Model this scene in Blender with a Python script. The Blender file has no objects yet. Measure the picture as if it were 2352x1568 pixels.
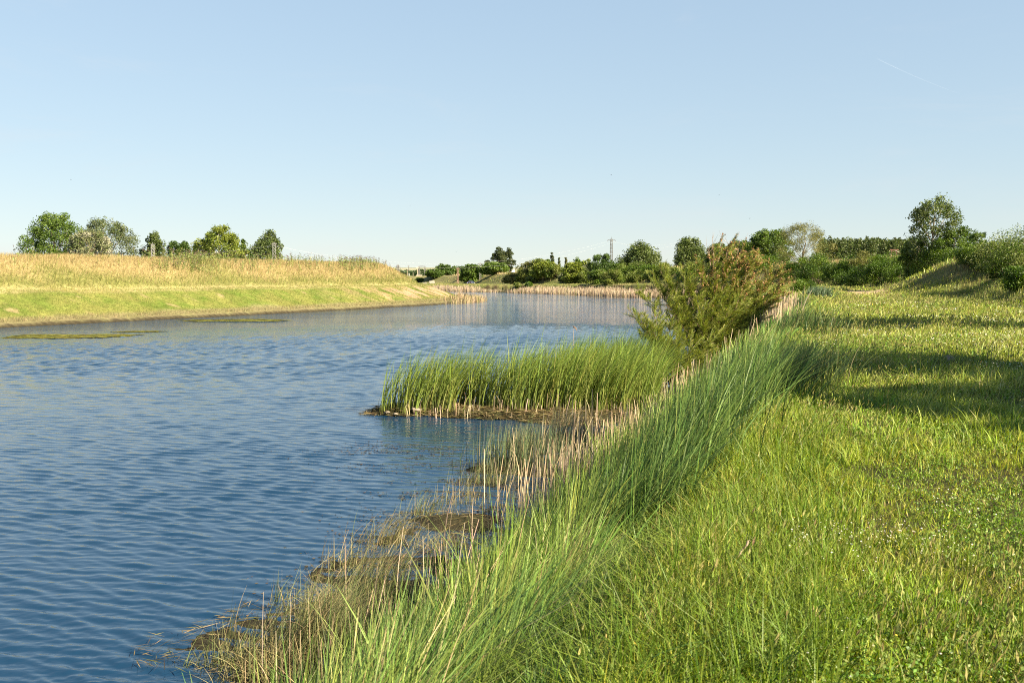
import bpy, bmesh, math, random
import numpy as np
from mathutils import Vector, Matrix

random.seed(7)
RNG = np.random.default_rng(7)
R = math.radians
SC = bpy.context.scene
COL = SC.collection

# ------------------------------------------------------------------ camera, sky, sun, exposure
EYE = 1.65
PITCH = R(3.68)
FOC = 35.0 / 36.0 * 2352.0            # focal length in units of a 2352 px wide picture
cam_d = bpy.data.cameras.new("camera")
cam = bpy.data.objects.new("camera", cam_d)
COL.objects.link(cam)
cam.location = (0, 0, EYE)
cam.rotation_euler = (math.pi / 2 - PITCH, 0, 0)
cam_d.lens = 35.0
cam_d.sensor_width = 36.0
cam_d.clip_start = 0.05
cam_d.clip_end = 60000
cam_d.dof.use_dof = True
cam_d.dof.focus_distance = 30.0
cam_d.dof.aperture_fstop = 7.0
SC.camera = cam

SUN_EL, SUN_AZ = R(34), R(121)        # azimuth clockwise from the view direction (+Y)
w = bpy.data.worlds.new("World")
SC.world = w
w.use_nodes = True
nt = w.node_tree
nt.nodes.clear()
sky = nt.nodes.new("ShaderNodeTexSky")
sky.sky_type = 'NISHITA'
sky.sun_disc = False
sky.sun_elevation = SUN_EL
sky.sun_rotation = SUN_AZ
sky.altitude = 0
sky.air_density = 1.0
sky.dust_density = 0.0
sky.ozone_density = 4.0
bg = nt.nodes.new("ShaderNodeBackground")
bg.inputs[1].default_value = 0.15
out = nt.nodes.new("ShaderNodeOutputWorld")
# thin low clouds: a noise over the view direction, only near the horizon
tc = nt.nodes.new("ShaderNodeTexCoord")
sep = nt.nodes.new("ShaderNodeSeparateXYZ")
mp = nt.nodes.new("ShaderNodeMapping")
mp.inputs['Scale'].default_value = (1, 1, 3.2)
nz = nt.nodes.new("ShaderNodeTexNoise")
nz.inputs['Scale'].default_value = 9.0
nz.inputs['Detail'].default_value = 7.0
nz.inputs['Roughness'].default_value = 0.6
band = nt.nodes.new("ShaderNodeMapRange")
band.interpolation_type = 'SMOOTHSTEP'
band.inputs[1].default_value = 0.045
band.inputs[2].default_value = 0.016
dens = nt.nodes.new("ShaderNodeMapRange")
dens.interpolation_type = 'SMOOTHSTEP'
dens.inputs[1].default_value = 0.46
dens.inputs[2].default_value = 0.74
mul = nt.nodes.new("ShaderNodeMath"); mul.operation = 'MULTIPLY'
mul2 = nt.nodes.new("ShaderNodeMath"); mul2.operation = 'MULTIPLY'; mul2.inputs[1].default_value = 0.55
mix = nt.nodes.new("ShaderNodeMix"); mix.data_type = 'RGBA'
mix.inputs[7].default_value = (1.6, 1.56, 1.55, 1)
L = nt.links.new
L(tc.outputs['Generated'], sep.inputs[0]); L(tc.outputs['Generated'], mp.inputs[0]); L(mp.outputs[0], nz.inputs['Vector'])
L(sep.outputs[2], band.inputs[0]); L(nz.outputs[0], dens.inputs[0])
L(band.outputs[0], mul.inputs[0]); L(dens.outputs[0], mul.inputs[1]); L(mul.outputs[0], mul2.inputs[0])
gam = nt.nodes.new("ShaderNodeGamma"); gam.inputs[1].default_value = 0.37        # the photo's soft, evenly bright sky
tint = nt.nodes.new("ShaderNodeMix"); tint.data_type = 'RGBA'; tint.blend_type = 'MULTIPLY'; tint.inputs[0].default_value = 1
tint.inputs[7].default_value = (.715, .80, .85, 1)
L(sky.outputs[0], gam.inputs[0]); L(gam.outputs[0], tint.inputs[6])
ramp = nt.nodes.new("ShaderNodeValToRGB")                     # whiter near the horizon, deeper overhead
er = ramp.color_ramp.elements
er[0].position = 0.0; er[0].color = (1.05, .995, .935, 1)
er[1].position = 1.0; er[1].color = (.52, .58, .68, 1)
for pos, cc in ((.12, (1.02, 1.0, .97, 1)), (.27, (1, 1, 1, 1)), (.62, (.66, .72, .80, 1))):
    k_ = er.new(pos); k_.color = cc
deep = nt.nodes.new("ShaderNodeMix"); deep.data_type = 'RGBA'; deep.blend_type = 'MULTIPLY'; deep.inputs[0].default_value = 1
L(sep.outputs[2], ramp.inputs[0]); L(tint.outputs[2], deep.inputs[6]); L(ramp.outputs[0], deep.inputs[7])
mpc = nt.nodes.new("ShaderNodeMapping"); mpc.inputs['Scale'].default_value = (1.3, 1.3, 7.0); mpc.inputs['Rotation'].default_value = (R(8), R(-6), 0)
nzc = nt.nodes.new("ShaderNodeTexNoise"); nzc.inputs['Scale'].default_value = 2.6; nzc.inputs['Detail'].default_value = 9; nzc.inputs['Roughness'].default_value = .66; nzc.inputs['Distortion'].default_value = .6
cir = nt.nodes.new("ShaderNodeMapRange"); cir.interpolation_type = 'SMOOTHSTEP'; cir.inputs[1].default_value = .50; cir.inputs[2].default_value = .80; cir.inputs[4].default_value = .22
veil = nt.nodes.new("ShaderNodeMix"); veil.data_type = 'RGBA'; veil.inputs[7].default_value = (1.5, 1.52, 1.55, 1)
L(tc.outputs['Generated'], mpc.inputs[0]); L(mpc.outputs[0], nzc.inputs['Vector']); L(nzc.outputs[0], cir.inputs[0])
L(cir.outputs[0], veil.inputs[0]); L(deep.outputs[2], veil.inputs[6])
L(mul2.outputs[0], mix.inputs[0]); L(veil.outputs[2], mix.inputs[6])
L(mix.outputs[2], bg.inputs[0]); L(bg.outputs[0], out.inputs[0])

sun_d = bpy.data.lights.new("sun", 'SUN')
sun = bpy.data.objects.new("sun", sun_d)
COL.objects.link(sun)
sun_d.energy = 5.0
sun_d.angle = R(0.5)
sun_d.color = (1.0, 0.88, 0.64)
sdir = Vector((math.sin(SUN_AZ) * math.cos(SUN_EL), math.cos(SUN_AZ) * math.cos(SUN_EL), math.sin(SUN_EL)))
sun.rotation_euler = sdir.to_track_quat('Z', 'Y').to_euler()
SC.view_settings.view_transform = 'Standard'
SC.view_settings.look = 'None'
SC.view_settings.exposure = 1.85
SC.view_settings.gamma = 1.0
try:
    SC.cycles.max_bounces = 8
    SC.cycles.transparent_max_bounces = 8
    SC.cycles.use_denoising = False
    SC.cycles.filter_width = 1.05
except Exception:
    pass

# ------------------------------------------------------------------ helpers
def srgb(r, g, b):
    f = lambda c: (c / 255 / 12.92) if c / 255 <= 0.04045 else ((c / 255 + 0.055) / 1.055) ** 2.4
    return (f(r), f(g), f(b))

def ray(u, v):
    a = (784 - v) / FOC
    return ((u - 1176) / FOC, math.cos(PITCH) + math.sin(PITCH) * a, -math.sin(PITCH) + math.cos(PITCH) * a)

def at(u, v, D):
    """point at forward distance D (metres along +Y) in the direction measured as (u, v) on the photo"""
    d = ray(u, v); k = D / d[1]
    return np.array([d[0] * k, D, EYE + d[2] * k])

def gp(u, v, z):
    d = ray(u, v); k = (z - EYE) / d[2]
    return np.array([d[0] * k, d[1] * k, z])

GAIN = {'grass_blades': .92, 'leaves': .84, 'dry_straw': .80, 'earth_and_turf': .74}     # overall albedo of each kind of growth
def tag(o, label=None, cat=None, group=None, kind=None):
    if label: o['label'] = label
    if cat: o['category'] = cat
    if group: o['group'] = group
    if kind: o['kind'] = kind
    return o

def thing(name, label, cat, loc=(0, 0, 0), rz=0, group=None):
    o = bpy.data.objects.new(name, None)
    o.empty_display_size = 0.3
    COL.objects.link(o)
    o.location = loc; o.rotation_euler = (0, 0, rz)
    return tag(o, label, cat, group)

def mesh_np(name, verts, faces, mat, col=None, parent=None, smooth=False):
    """one mesh object from arrays; faces: (M,4) or (M,3) int array or list of such arrays"""
    verts = np.asarray(verts, dtype=np.float32)
    fl = faces if isinstance(faces, list) else [faces]
    fl = [np.asarray(f, dtype=np.int32) for f in fl if len(f)]
    me = bpy.data.meshes.new(name)
    me.vertices.add(len(verts)); me.vertices.foreach_set('co', verts.ravel())
    idx = np.concatenate([f.ravel() for f in fl])
    cnt = np.concatenate([np.full(len(f), f.shape[1], dtype=np.int32) for f in fl])
    st = np.concatenate([[0], np.cumsum(cnt)[:-1]]).astype(np.int32)
    me.loops.add(len(idx)); me.loops.foreach_set('vertex_index', idx)
    me.polygons.add(len(cnt)); me.polygons.foreach_set('loop_start', st)
    if smooth:
        me.polygons.foreach_set('use_smooth', np.ones(len(cnt), dtype=bool))
    if col is not None:
        c = np.ones((len(verts), 4), dtype=np.float32); c[:, :3] = np.asarray(col) * GAIN.get(mat.name, 1.0)
        at_ = me.attributes.new('col', 'FLOAT_COLOR', 'POINT')
        at_.data.foreach_set('color', c.ravel())
    me.update(calc_edges=True); me.validate(verbose=False)
    me.materials.append(mat)
    o = bpy.data.objects.new(name, me)
    COL.objects.link(o)
    if parent: o.parent = parent
    return o

class MB:
    """collects small solid shapes into one mesh"""
    def __init__(s): s.v = []; s.f = []; s.c = []
    def add(s, verts, faces, col=(.5, .5, .5)):
        b = len(s.v); s.v += [tuple(p) for p in verts]; s.f += [[i + b for i in f] for f in faces]; s.c += [col] * len(verts)
    def box(s, c, size, rz=0, col=(.5, .5, .5)):
        x, y, z = [k / 2 for k in size]
        P = [Vector((i * x, j * y, k * z)) for k in (-1, 1) for j in (-1, 1) for i in (-1, 1)]
        m = Matrix.Rotation(rz, 3, 'Z')
        s.add([m @ p + Vector(c) for p in P], [(0, 2, 3, 1), (4, 5, 7, 6), (0, 1, 5, 4), (2, 6, 7, 3), (0, 4, 6, 2), (1, 3, 7, 5)], col)
    def tube(s, pts, rads, n=6, col=(.5, .5, .5), cap=True):
        pts = [Vector(p) for p in pts]
        rings = []
        for i, p in enumerate(pts):
            d = (pts[min(i + 1, len(pts) - 1)] - pts[max(i - 1, 0)])
            d = d.normalized() if d.length > 1e-9 else Vector((0, 0, 1))
            a = d.orthogonal().normalized() if abs(d.z) > .9 else d.cross(Vector((0, 0, 1))).normalized()
            b = d.cross(a)
            rings.append([p + (a * math.cos(2 * math.pi * k / n) + b * math.sin(2 * math.pi * k / n)) * rads[i] for k in range(n)])
        V = [q for r in rings for q in r]; F = []
        for i in range(len(pts) - 1):
            for k in range(n):
                F.append((i * n + k, i * n + (k + 1) % n, (i + 1) * n + (k + 1) % n, (i + 1) * n + k))
        if cap:
            F.append(tuple(range(n))[::-1]); F.append(tuple(range((len(pts) - 1) * n, len(pts) * n)))
        s.add(V, F, col)
    def build(s, name, mat, parent=None, smooth=False):
        me = bpy.data.meshes.new(name)
        me.from_pydata(s.v, [], s.f); me.update()
        c = np.ones((len(s.v), 4), dtype=np.float32); c[:, :3] = np.array(s.c)
        a = me.attributes.new('col', 'FLOAT_COLOR', 'POINT'); a.data.foreach_set('color', c.ravel())
        if smooth: me.polygons.foreach_set('use_smooth', np.ones(len(me.polygons), dtype=bool))
        me.materials.append(mat)
        o = bpy.data.objects.new(name, me); COL.objects.link(o)
        if parent: o.parent = parent
        return o

# --- smooth value noise
def vnoise(x, y, seed=0):
    x = np.asarray(x, float); y = np.asarray(y, float)
    xi = np.floor(x).astype(np.int64); yi = np.floor(y).astype(np.int64)
    fx = x - xi; fy = y - yi
    fx = fx * fx * (3 - 2 * fx); fy = fy * fy * (3 - 2 * fy)
    def h(a, b):
        n = (a * 374761393 + b * 668265263 + seed * 1442695041) & 0xFFFFFFFF
        n = ((n ^ (n >> 13)) * 1274126177) & 0xFFFFFFFF
        n = n ^ (n >> 16)
        return (n & 0xFFFFFF) / float(0xFFFFFF)
    return (h(xi, yi) * (1 - fx) + h(xi + 1, yi) * fx) * (1 - fy) + (h(xi, yi + 1) * (1 - fx) + h(xi + 1, yi + 1) * fx) * fy

def fbm(x, y, seed=0, oct=3):
    t = 0; a = .5; n = 0
    for i in range(oct):
        t = t + a * vnoise(x * 2 ** i, y * 2 ** i, seed + i * 17); n += a; a *= .5
    return t / n

def smooth(a, b, x):
    t = np.clip((np.asarray(x, float) - a) / (b - a), 0, 1)
    return t * t * (3 - 2 * t)

def lerp(a, b, t):
    t = np.asarray(t)[..., None]
    return np.asarray(a) * (1 - t) + np.asarray(b) * t

# ------------------------------------------------------------------ the lie of the land
WZ = -2.35                                    # water level; the meadow by the camera is z = 0
DS, NS = np.array([.3007, .9537]), np.array([-.9537, .3007])   # along the near bank, and across it towards the water
def st(s, t): return tuple(DS * s + NS * t)
RB = np.array([st(-120, 6.4), st(-40, 6.4), st(-5, 6.3), st(14, 6.6), st(22, 6.9), st(36, 6.9), st(52, 6.7), st(75, 7.4), st(105, 11), st(135, 16),
               (34, 180), (30, 194), (23.5, 203), (12.5, 235), (-1.8, 261), (-24, 295), (-60, 330), (-120, 365), (-220, 400)])
RBASE = np.array([0, 0, 0, 0, 0, 0, .02, .05, .2, .35, .5, .45, .3, .1, -.25, -.7, -1.2, -1.3, -1.3])
LB = np.array([(-95, -40), (-67, 22), (-40.6, 79), (-25.8, 110), (-11, 145), (-6.6, 168), (-9.5, 180), (-24, 205), (-60, 240), (-130, 285), (-230, 320)])
RC = np.array([st(-130, -21), st(-40, -21), st(0, -21), st(30, -21), (39.5, 66), (50.5, 112), (56.5, 152), (57, 188), (52, 224), (36, 285), (9, 352), (-9, 470), (-36, 535), (-85, 590), (-220, 650)])
RCZ = np.array([3.6, 3.6, 3.6, 3.7, 3.7, 3.9, 4.1, 4.2, 4.2, 3.9, 3.5, 3.1, 2.7, 2.5, 2.5])

def pdist(x, y, P, val=None):
    """distance to a polyline, positive on its right-hand side; optionally a value carried along it"""
    best = np.full(x.shape, 1e18); sg = np.ones(x.shape); vv = np.zeros(x.shape)
    for i in range(len(P) - 1):
        a = P[i]; d = P[i + 1] - a; l2 = d @ d
        px = x - a[0]; py = y - a[1]
        t = np.clip((px * d[0] + py * d[1]) / l2, 0, 1)
        qx = px - t * d[0]; qy = py - t * d[1]
        q = qx * qx + qy * qy
        m = q < best
        best = np.where(m, q, best)
        cr = d[0] * py - d[1] * px
        sg = np.where(m, np.where(cr > 0, -1.0, 1.0), sg)
        if val is not None:
            vv = np.where(m, val[i] * (1 - t) + val[i + 1] * t, vv)
    r = np.sqrt(best) * sg
    return (r, vv) if val is not None else r

# the cattail spit and the small mud tongues: (x, y, radius along x, radius along y, turn, height above water)
SPIT = [(-2.6, 29.35, 1.8, .78, .05, .22), (-.4, 29.1, 2.2, 1.25, -.15, .22), (1.9, 29.2, 2.4, 2.3, 0, .25), (3.6, 31.5, 2.6, 3.0, 0, .25),
        (.3, 20.3, 1.3, .45, -.2, .10), (-2.3, 10.9, 1.1, .8, .3, .02), (-1.4, 11.6, 1.3, 1.2, .3, .05), (-1.7, 13.4, .7, .4, .3, -.01), (-.9, 16.3, .7, .4, 0, .02)]

def land(x, y):
    x = np.asarray(x, float); y = np.asarray(y, float)
    wob = 1.1 * (fbm(x / 7.0, y / 7.0, 5) - .5) + .5 * (fbm(x / 1.7, y / 1.7, 9) - .5)
    dR, base = pdist(x, y, RB, RBASE)
    dL = -pdist(x, y, LB)
    dC, cz = pdist(x, y, RC, RCZ)
    farR = smooth(120, 190, y)
    dRw = dR + wob * .55
    foot = (fbm(x / 1.15, y / 1.15, 19, 3) - .5) * smooth(-1.0, .6, dR) * smooth(4.2, 2.6, dR)
    # right land
    pn = np.interp(dRw, [-30, -4, 0, .5, 2.5, 3.2, 4.4, 5.9], [-4.2, -3.4, WZ - .22, WZ - .12, WZ - .03, -2.0, -1.0, 0]) + foot * .75
    pn = np.where(dRw > 0, pn + base * smooth(1, 6, dRw), pn)
    pf = np.interp(dRw, [-30, -5, 0, 2.5, 5.2, 5.9, 8.0], [-4.2, -3.4, WZ, WZ + .3, WZ + .6, -.35, 0])
    pf = np.where(dRw > 5.2, np.maximum(WZ + .6, pf + base), pf)
    zr = pn * (1 - farR) + pf * farR
    # the grassy mound in front of the hedge
    for mx, my, mr, mh in ((36.8, 82.0, 4.4, 2.6), (41.0, 76, 4.6, 1.9)):
        g = np.exp(-(((x - mx) / mr) ** 2 + ((y - my) / (mr * 1.5)) ** 2))
        zr = zr + mh * g
    a = np.abs(dC)
    lev = cz + .35 * (fbm(x / 9, y / 9, 31) - .5) - np.maximum(0, a - 1.3) * .53 - .02 * np.maximum(0, a - 5)
    zr = np.where(lev > zr - 1.0, np.where(lev - zr > .8, lev, zr + smooth(-1.0, .8, lev - zr) * np.maximum(lev - zr, 0)), zr)
    zr = np.where(dR > 0, zr, np.minimum(zr, pn))
    # left land
    dLw = dL + wob * .8 * smooth(.2, 3.5, dL) + .25 * (fbm(x / 2.3, y / 2.3, 15, 3) - .5)
    zl = np.interp(dLw, [-30, -6, 0, .35, 2.0, 4.5, 7.2, 8.8, 11.5, 14.2, 15.6, 17.5, 19.5, 25, 60], [-4.2, -3.5, WZ, WZ + .22, -1.75, -.75, .28, .5, 2.0, 3.3, 3.65, 3.7, 3.5, .6, .2])
    zl = zl + .3 * (fbm(x / 6, y / 6, 41) - .5) * smooth(3, 10, dL)
    z = np.where(dL > -2, np.maximum(zl, np.where(dR > 0, zr, -9)), zr)
    und = .16 * (fbm(x / 5, y / 5, 3) - .5) + .05 * (fbm(x / .9, y / .9, 4, 2) - .5)
    z = z + und * np.where((dR > 1) | (dL > 1), 1, 0) * smooth(1, 5, np.maximum(dR, dL)) * smooth(600, 200, np.hypot(x, y))
    for cx, cy, ax, ay, rot, hh in SPIT:
        c, s_ = math.cos(rot), math.sin(rot)
        X = ((x - cx) * c + (y - cy) * s_) / ax; Y = (-(x - cx) * s_ + (y - cy) * c) / ay
        rr = np.sqrt(X * X + Y * Y) + .35 * (fbm(x * 1.6, y * 1.6, 77) - .5)
        zs = WZ + hh * (1 - rr ** 4) + .10 * (fbm(x * 3, y * 3, 78) - .5)
        z = np.where(rr < 1.6, np.maximum(z, np.maximum(zs, -4.2)), z)
    return z, dR, dL, dC

def ground(x, y):
    return float(land(np.array([x]), np.array([y]))[0][0])

_ts = np.concatenate([np.arange(2, 60, .1), np.arange(60, 700, .5)])
def hit(u, v, dmin=2.0):
    """where the sight line of photo point (u, v) meets the ground"""
    d = ray(u, v)
    k = _ts / d[1]
    z = land(d[0] * k, _ts)[0]
    below = (EYE + d[2] * k < z) & (_ts > dmin)
    i = int(np.argmax(below)) if below.any() else len(_ts) - 1
    return np.array([d[0] * k[i], _ts[i], z[i]])

# ------------------------------------------------------------------ materials
def nodemat(name):
    m = bpy.data.materials.new(name); m.use_nodes = True
    n = m.node_tree; n.nodes.clear()
    return m, n, n.nodes.new, n.links.new

def veg_mat(name, trans=.35, rough=.55, spec=.25):
    m, n, N, L = nodemat(name)
    a = N("ShaderNodeAttribute"); a.attribute_name = 'col'
    p = N("ShaderNodeBsdfPrincipled"); p.inputs['Roughness'].default_value = rough
    p.inputs['Specular IOR Level'].default_value = spec
    t = N("ShaderNodeBsdfTranslucent")
    h = N("ShaderNodeHueSaturation"); h.inputs['Saturation'].default_value = 1.15; h.inputs['Value'].default_value = 1.25
    mx = N("ShaderNodeMixShader"); mx.inputs[0].default_value = trans
    o = N("ShaderNodeOutputMaterial")
    L(a.outputs['Color'], p.inputs['Base Color']); L(a.outputs['Color'], h.inputs['Color']); L(h.outputs[0], t.inputs[0])
    L(p.outputs[0], mx.inputs[1]); L(t.outputs[0], mx.inputs[2]); L(mx.outputs[0], o.inputs[0])
    return m

def solid_mat(name, rough=.6, spec=.3, metallic=0.0, nscale=6.0, amount=.25, bump=0.0):
    m, n, N, L = nodemat(name)
    a = N("ShaderNodeAttribute"); a.attribute_name = 'col'
    tc = N("ShaderNodeTexCoord")
    nz = N("ShaderNodeTexNoise"); nz.inputs['Scale'].default_value = nscale; nz.inputs['Detail'].default_value = 5
    mr = N("ShaderNodeMapRange"); mr.inputs[3].default_value = 1 - amount; mr.inputs[4].default_value = 1 + amount
    mx = N("ShaderNodeMix"); mx.data_type = 'RGBA'; mx.blend_type = 'MULTIPLY'; mx.inputs[0].default_value = 1
    p = N("ShaderNodeBsdfPrincipled"); p.inputs['Roughness'].default_value = rough
    p.inputs['Specular IOR Level'].default_value = spec; p.inputs['Metallic'].default_value = metallic
    o = N("ShaderNodeOutputMaterial")
    L(tc.outputs['Object'], nz.inputs['Vector']); L(nz.outputs[0], mr.inputs[0])
    L(a.outputs['Color'], mx.inputs[6]); L(mr.outputs[0], mx.inputs[7]); L(mx.outputs[2], p.inputs['Base Color'])
    if bump:
        b = N("ShaderNodeBump"); b.inputs['Strength'].default_value = bump; b.inputs['Distance'].default_value = .02
        L(nz.outputs[0], b.inputs['Height']); L(b.outputs[0], p.inputs['Normal'])
    L(p.outputs[0], o.inputs[0])
    return m

def ground_mat():
    m, n, N, L = nodemat("earth_and_turf")
    a = N("ShaderNodeAttribute"); a.attribute_name = 'col'
    tc = N("ShaderNodeTexCoord")
    n1 = N("ShaderNodeTexNoise"); n1.inputs['Scale'].default_value = 2.2; n1.inputs['Detail'].default_value = 10; n1.inputs['Roughness'].default_value = .72
    n2 = N("ShaderNodeTexNoise"); n2.inputs['Scale'].default_value = .22; n2.inputs['Detail'].default_value = 6; n2.inputs['Roughness'].default_value = .65
    r1 = N("ShaderNodeMapRange"); r1.inputs[1].default_value = .3; r1.inputs[2].default_value = .7; r1.inputs[3].default_value = .55; r1.inputs[4].default_value = 1.4
    r2 = N("ShaderNodeMapRange"); r2.inputs[1].default_value = .3; r2.inputs[2].default_value = .7; r2.inputs[3].default_value = .8; r2.inputs[4].default_value = 1.2
    mm = N("ShaderNodeMath"); mm.operation = 'MULTIPLY'
    mx = N("ShaderNodeMix"); mx.data_type = 'RGBA'; mx.blend_type = 'MULTIPLY'; mx.inputs[0].default_value = 1
    p = N("ShaderNodeBsdfPrincipled"); p.inputs['Roughness'].default_value = .9; p.inputs['Specular IOR Level'].default_value = .1
    b = N("ShaderNodeBump"); b.inputs['Strength'].default_value = .8; b.inputs['Distance'].default_value = .08
    o = N("ShaderNodeOutputMaterial")
    for q in (n1, n2): L(tc.outputs['Object'], q.inputs['Vector'])
    L(n1.outputs[0], r1.inputs[0]); L(n2.outputs[0], r2.inputs[0]); L(r1.outputs[0], mm.inputs[0]); L(r2.outputs[0], mm.inputs[1])
    L(a.outputs['Color'], mx.inputs[6]); L(mm.outputs[0], mx.inputs[7]); L(mx.outputs[2], p.inputs['Base Color'])
    L(n1.outputs[0], b.inputs['Height']); L(b.outputs[0], p.inputs['Normal']); L(p.outputs[0], o.inputs[0])
    return m

def water_mat():
    m, n, N, L = nodemat("river_water")
    tc = N("ShaderNodeTexCoord")
    cs = N("ShaderNodeAttribute"); cs.attribute_name = 'col'      # red = how ruffled the surface is there
    sepc = N("ShaderNodeSeparateColor")
    def ripple(scale, rot, stretch, det):
        mp = N("ShaderNodeMapping"); mp.inputs['Rotation'].default_value = (0, 0, rot); mp.inputs['Scale'].default_value = (1, stretch, 1)
        z = N("ShaderNodeTexNoise"); z.inputs['Scale'].default_value = scale; z.inputs['Detail'].default_value = det; z.inputs['Roughness'].default_value = .55
        L(tc.outputs['Object'], mp.inputs[0]); L(mp.outputs[0], z.inputs['Vector'])
        return z
    a = ripple(1.6, R(25), 2.6, 4); b = ripple(5.5, R(12), 2.2, 3)
    mb = N("ShaderNodeMath"); mb.operation = 'MULTIPLY'; mb.inputs[1].default_value = .38
    ad = N("ShaderNodeMath"); ad.operation = 'ADD'
    L(b.outputs[0], mb.inputs[0]); L(a.outputs[0], ad.inputs[0]); L(mb.outputs[0], ad.inputs[1])
    bp = N("ShaderNodeBump"); bp.inputs['Distance'].default_value = .16
    L(cs.outputs['Color'], sepc.inputs[0]); L(sepc.outputs[0], bp.inputs['Strength']); L(ad.outputs[0], bp.inputs['Height'])
    p = N("ShaderNodeBsdfPrincipled")
    p.inputs['Base Color'].default_value = (.007, .030, .068, 1)
    p.inputs['Roughness'].default_value = .04
    p.inputs['IOR'].default_value = 1.333
    o = N("ShaderNodeOutputMaterial")
    L(bp.outputs[0], p.inputs['Normal']); L(p.outputs[0], o.inputs[0])
    return m

M_GROUND = ground_mat()
M_WATER = water_mat()
M_GRASS = veg_mat("grass_blades", .27, .5, .25)
M_LEAF = veg_mat("leaves", .30, .5, .3)
M_DRY = veg_mat("dry_straw", .22, .7, .15)
M_BARK = solid_mat("bark", .85, .15, nscale=9, amount=.35, bump=.5)
M_SOLID = solid_mat("weathered_surface", .8, .2, nscale=5, amount=.25, bump=.3)
M_METAL = solid_mat("galvanised_steel", .5, .5, .3, nscale=2, amount=.2)
M_PAINT = solid_mat("car_paint", .25, .5, .2, nscale=1, amount=.05)
M_GLASS = solid_mat("dark_glass", .06, .6, 0, nscale=1, amount=.02)
M_PETAL = veg_mat("petals", .25, .6, .1)

# ------------------------------------------------------------------ ground
def dirt_at(x, y):
    return np.exp(-(((x - 33.8 - .34 * (y - 95)) / 3.3) ** 2 + ((y - 95) / 21.0) ** 2)) + .40 * (fbm(x / 1.6, y / 4, 61) - .5)

def lc(*c): return np.array(c)
def ground_colour(x, y, z, dR, dL, dC):
    n1 = fbm(x / 3.5, y / 3.5, 101); n2 = fbm(x / 1.1, y / 1.1, 111); n3 = fbm(x / 14, y / 14, 121)
    meadow = lerp(lerp((.105, .125, .028), (.165, .155, .05), smooth(.35, .7, n1)), (.19, .135, .07), smooth(.62, .8, n2) * .6)
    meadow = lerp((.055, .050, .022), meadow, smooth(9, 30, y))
    meadow = lerp(meadow, (.52, .37, .23), smooth(.40, .56, dirt_at(x, y)))
    bankc = lerp((.05, .06, .018), (.09, .075, .035), n2)
    c = lerp(bankc, meadow, smooth(3.8, 6.0, dR))
    farc = lerp((.17, .19, .05), (.27, .23, .10), smooth(.3, .7, n1))
    c = lerp(c, farc, smooth(70, 150, y) * smooth(5, 7, dR))
    # brown cut bank above the far reeds
    cut = smooth(150, 185, y) * smooth(4.4, 5.0, dR) * smooth(6.6, 5.9, dR) * smooth(.45, .55, n1)
    c = lerp(c, (.09, .055, .03), cut)
    lev = smooth(9.5, 5, np.abs(dC))
    c = lerp(c, lerp((.14, .15, .045), (.30, .24, .11), smooth(.35, .65, n1)), lev * (dR > 0))
    crest = smooth(2.6, 1.2, np.abs(dC)) * (dR > 0)
    c = lerp(c, (.42, .32, .16), crest)
    # left bank
    le = np.where(dL > 0, 1.0, 0.0)
    mud = lc(.075, .06, .035)
    drystrip = lerp((.27, .22, .12), (.20, .19, .08), n2)
    lower = lerp(lerp((.12, .17, .028), (.22, .22, .06), smooth(.25, .65, .5 * n1 + .5 * n2)), (.40, .28, .17), smooth(.72, .82, fbm(x / 2.0, y / 1.2, 131)) * .7)
    berm = lerp((.32, .30, .11), (.44, .35, .18), n2)
    upper = lerp(lerp((.20, .20, .065), (.38, .29, .14), smooth(9.5, 13, dL + 3 * (n1 - .5))), (.24, .24, .08), smooth(.55, .75, n3) * .7)
    l = lerp(mud, drystrip, smooth(.3, .8, dL + .6 * (n2 - .5)))
    l = lerp(l, lower, smooth(1.8, 2.8, dL + 1.2 * (n1 - .5)))
    l = lerp(l, berm, smooth(6.8, 7.6, dL)); l = lerp(l, upper, smooth(8.8, 9.8, dL + .8 * (n2 - .5)))
    bare = smooth(120, 150, y) * smooth(8, 6, dL) * smooth(1.8, 3, dL) * smooth(.42, .6, fbm(x / 3, y / 1.6, 133))
    l = lerp(l, (.40, .26, .16), bare)
    c = lerp(c, l, le)
    wet = smooth(WZ + .30, WZ + .02, z)
    c = lerp(c, (.040, .034, .020), wet * (1 - le * .8))
    plain = smooth(420, 600, np.hypot(x, y))
    c = lerp(c, lerp((.20, .21, .08), (.30, .27, .13), n3), plain)
    return c

def build_ground():
    fa = np.linspace(-46, 46, 640)
    ra = np.concatenate([np.linspace(46, 314, 90)[1:-1]])
    ang = np.radians(np.concatenate([fa, ra]))
    rad = [.05, .7]
    while rad[-1] < 9500: rad.append(rad[-1] * (1.0055 if 58 < rad[-1] < 190 else 1.0138))
    rad = np.array(rad)
    A, RR = np.meshgrid(ang, rad)
    x = RR * np.sin(A); y = RR * np.cos(A)
    z, dR, dL, dC = land(x, y)
    z = np.where(RR > 3000, z * 0 + .2, z)
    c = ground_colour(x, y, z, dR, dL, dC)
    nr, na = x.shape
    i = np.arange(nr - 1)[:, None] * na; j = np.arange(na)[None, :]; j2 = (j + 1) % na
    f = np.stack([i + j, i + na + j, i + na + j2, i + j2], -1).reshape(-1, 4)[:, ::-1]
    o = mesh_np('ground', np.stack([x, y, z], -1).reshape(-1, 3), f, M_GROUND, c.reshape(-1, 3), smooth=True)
    tag(o, 'grassy floodplain ground with river banks and levees', kind='structure')
build_ground()

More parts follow.
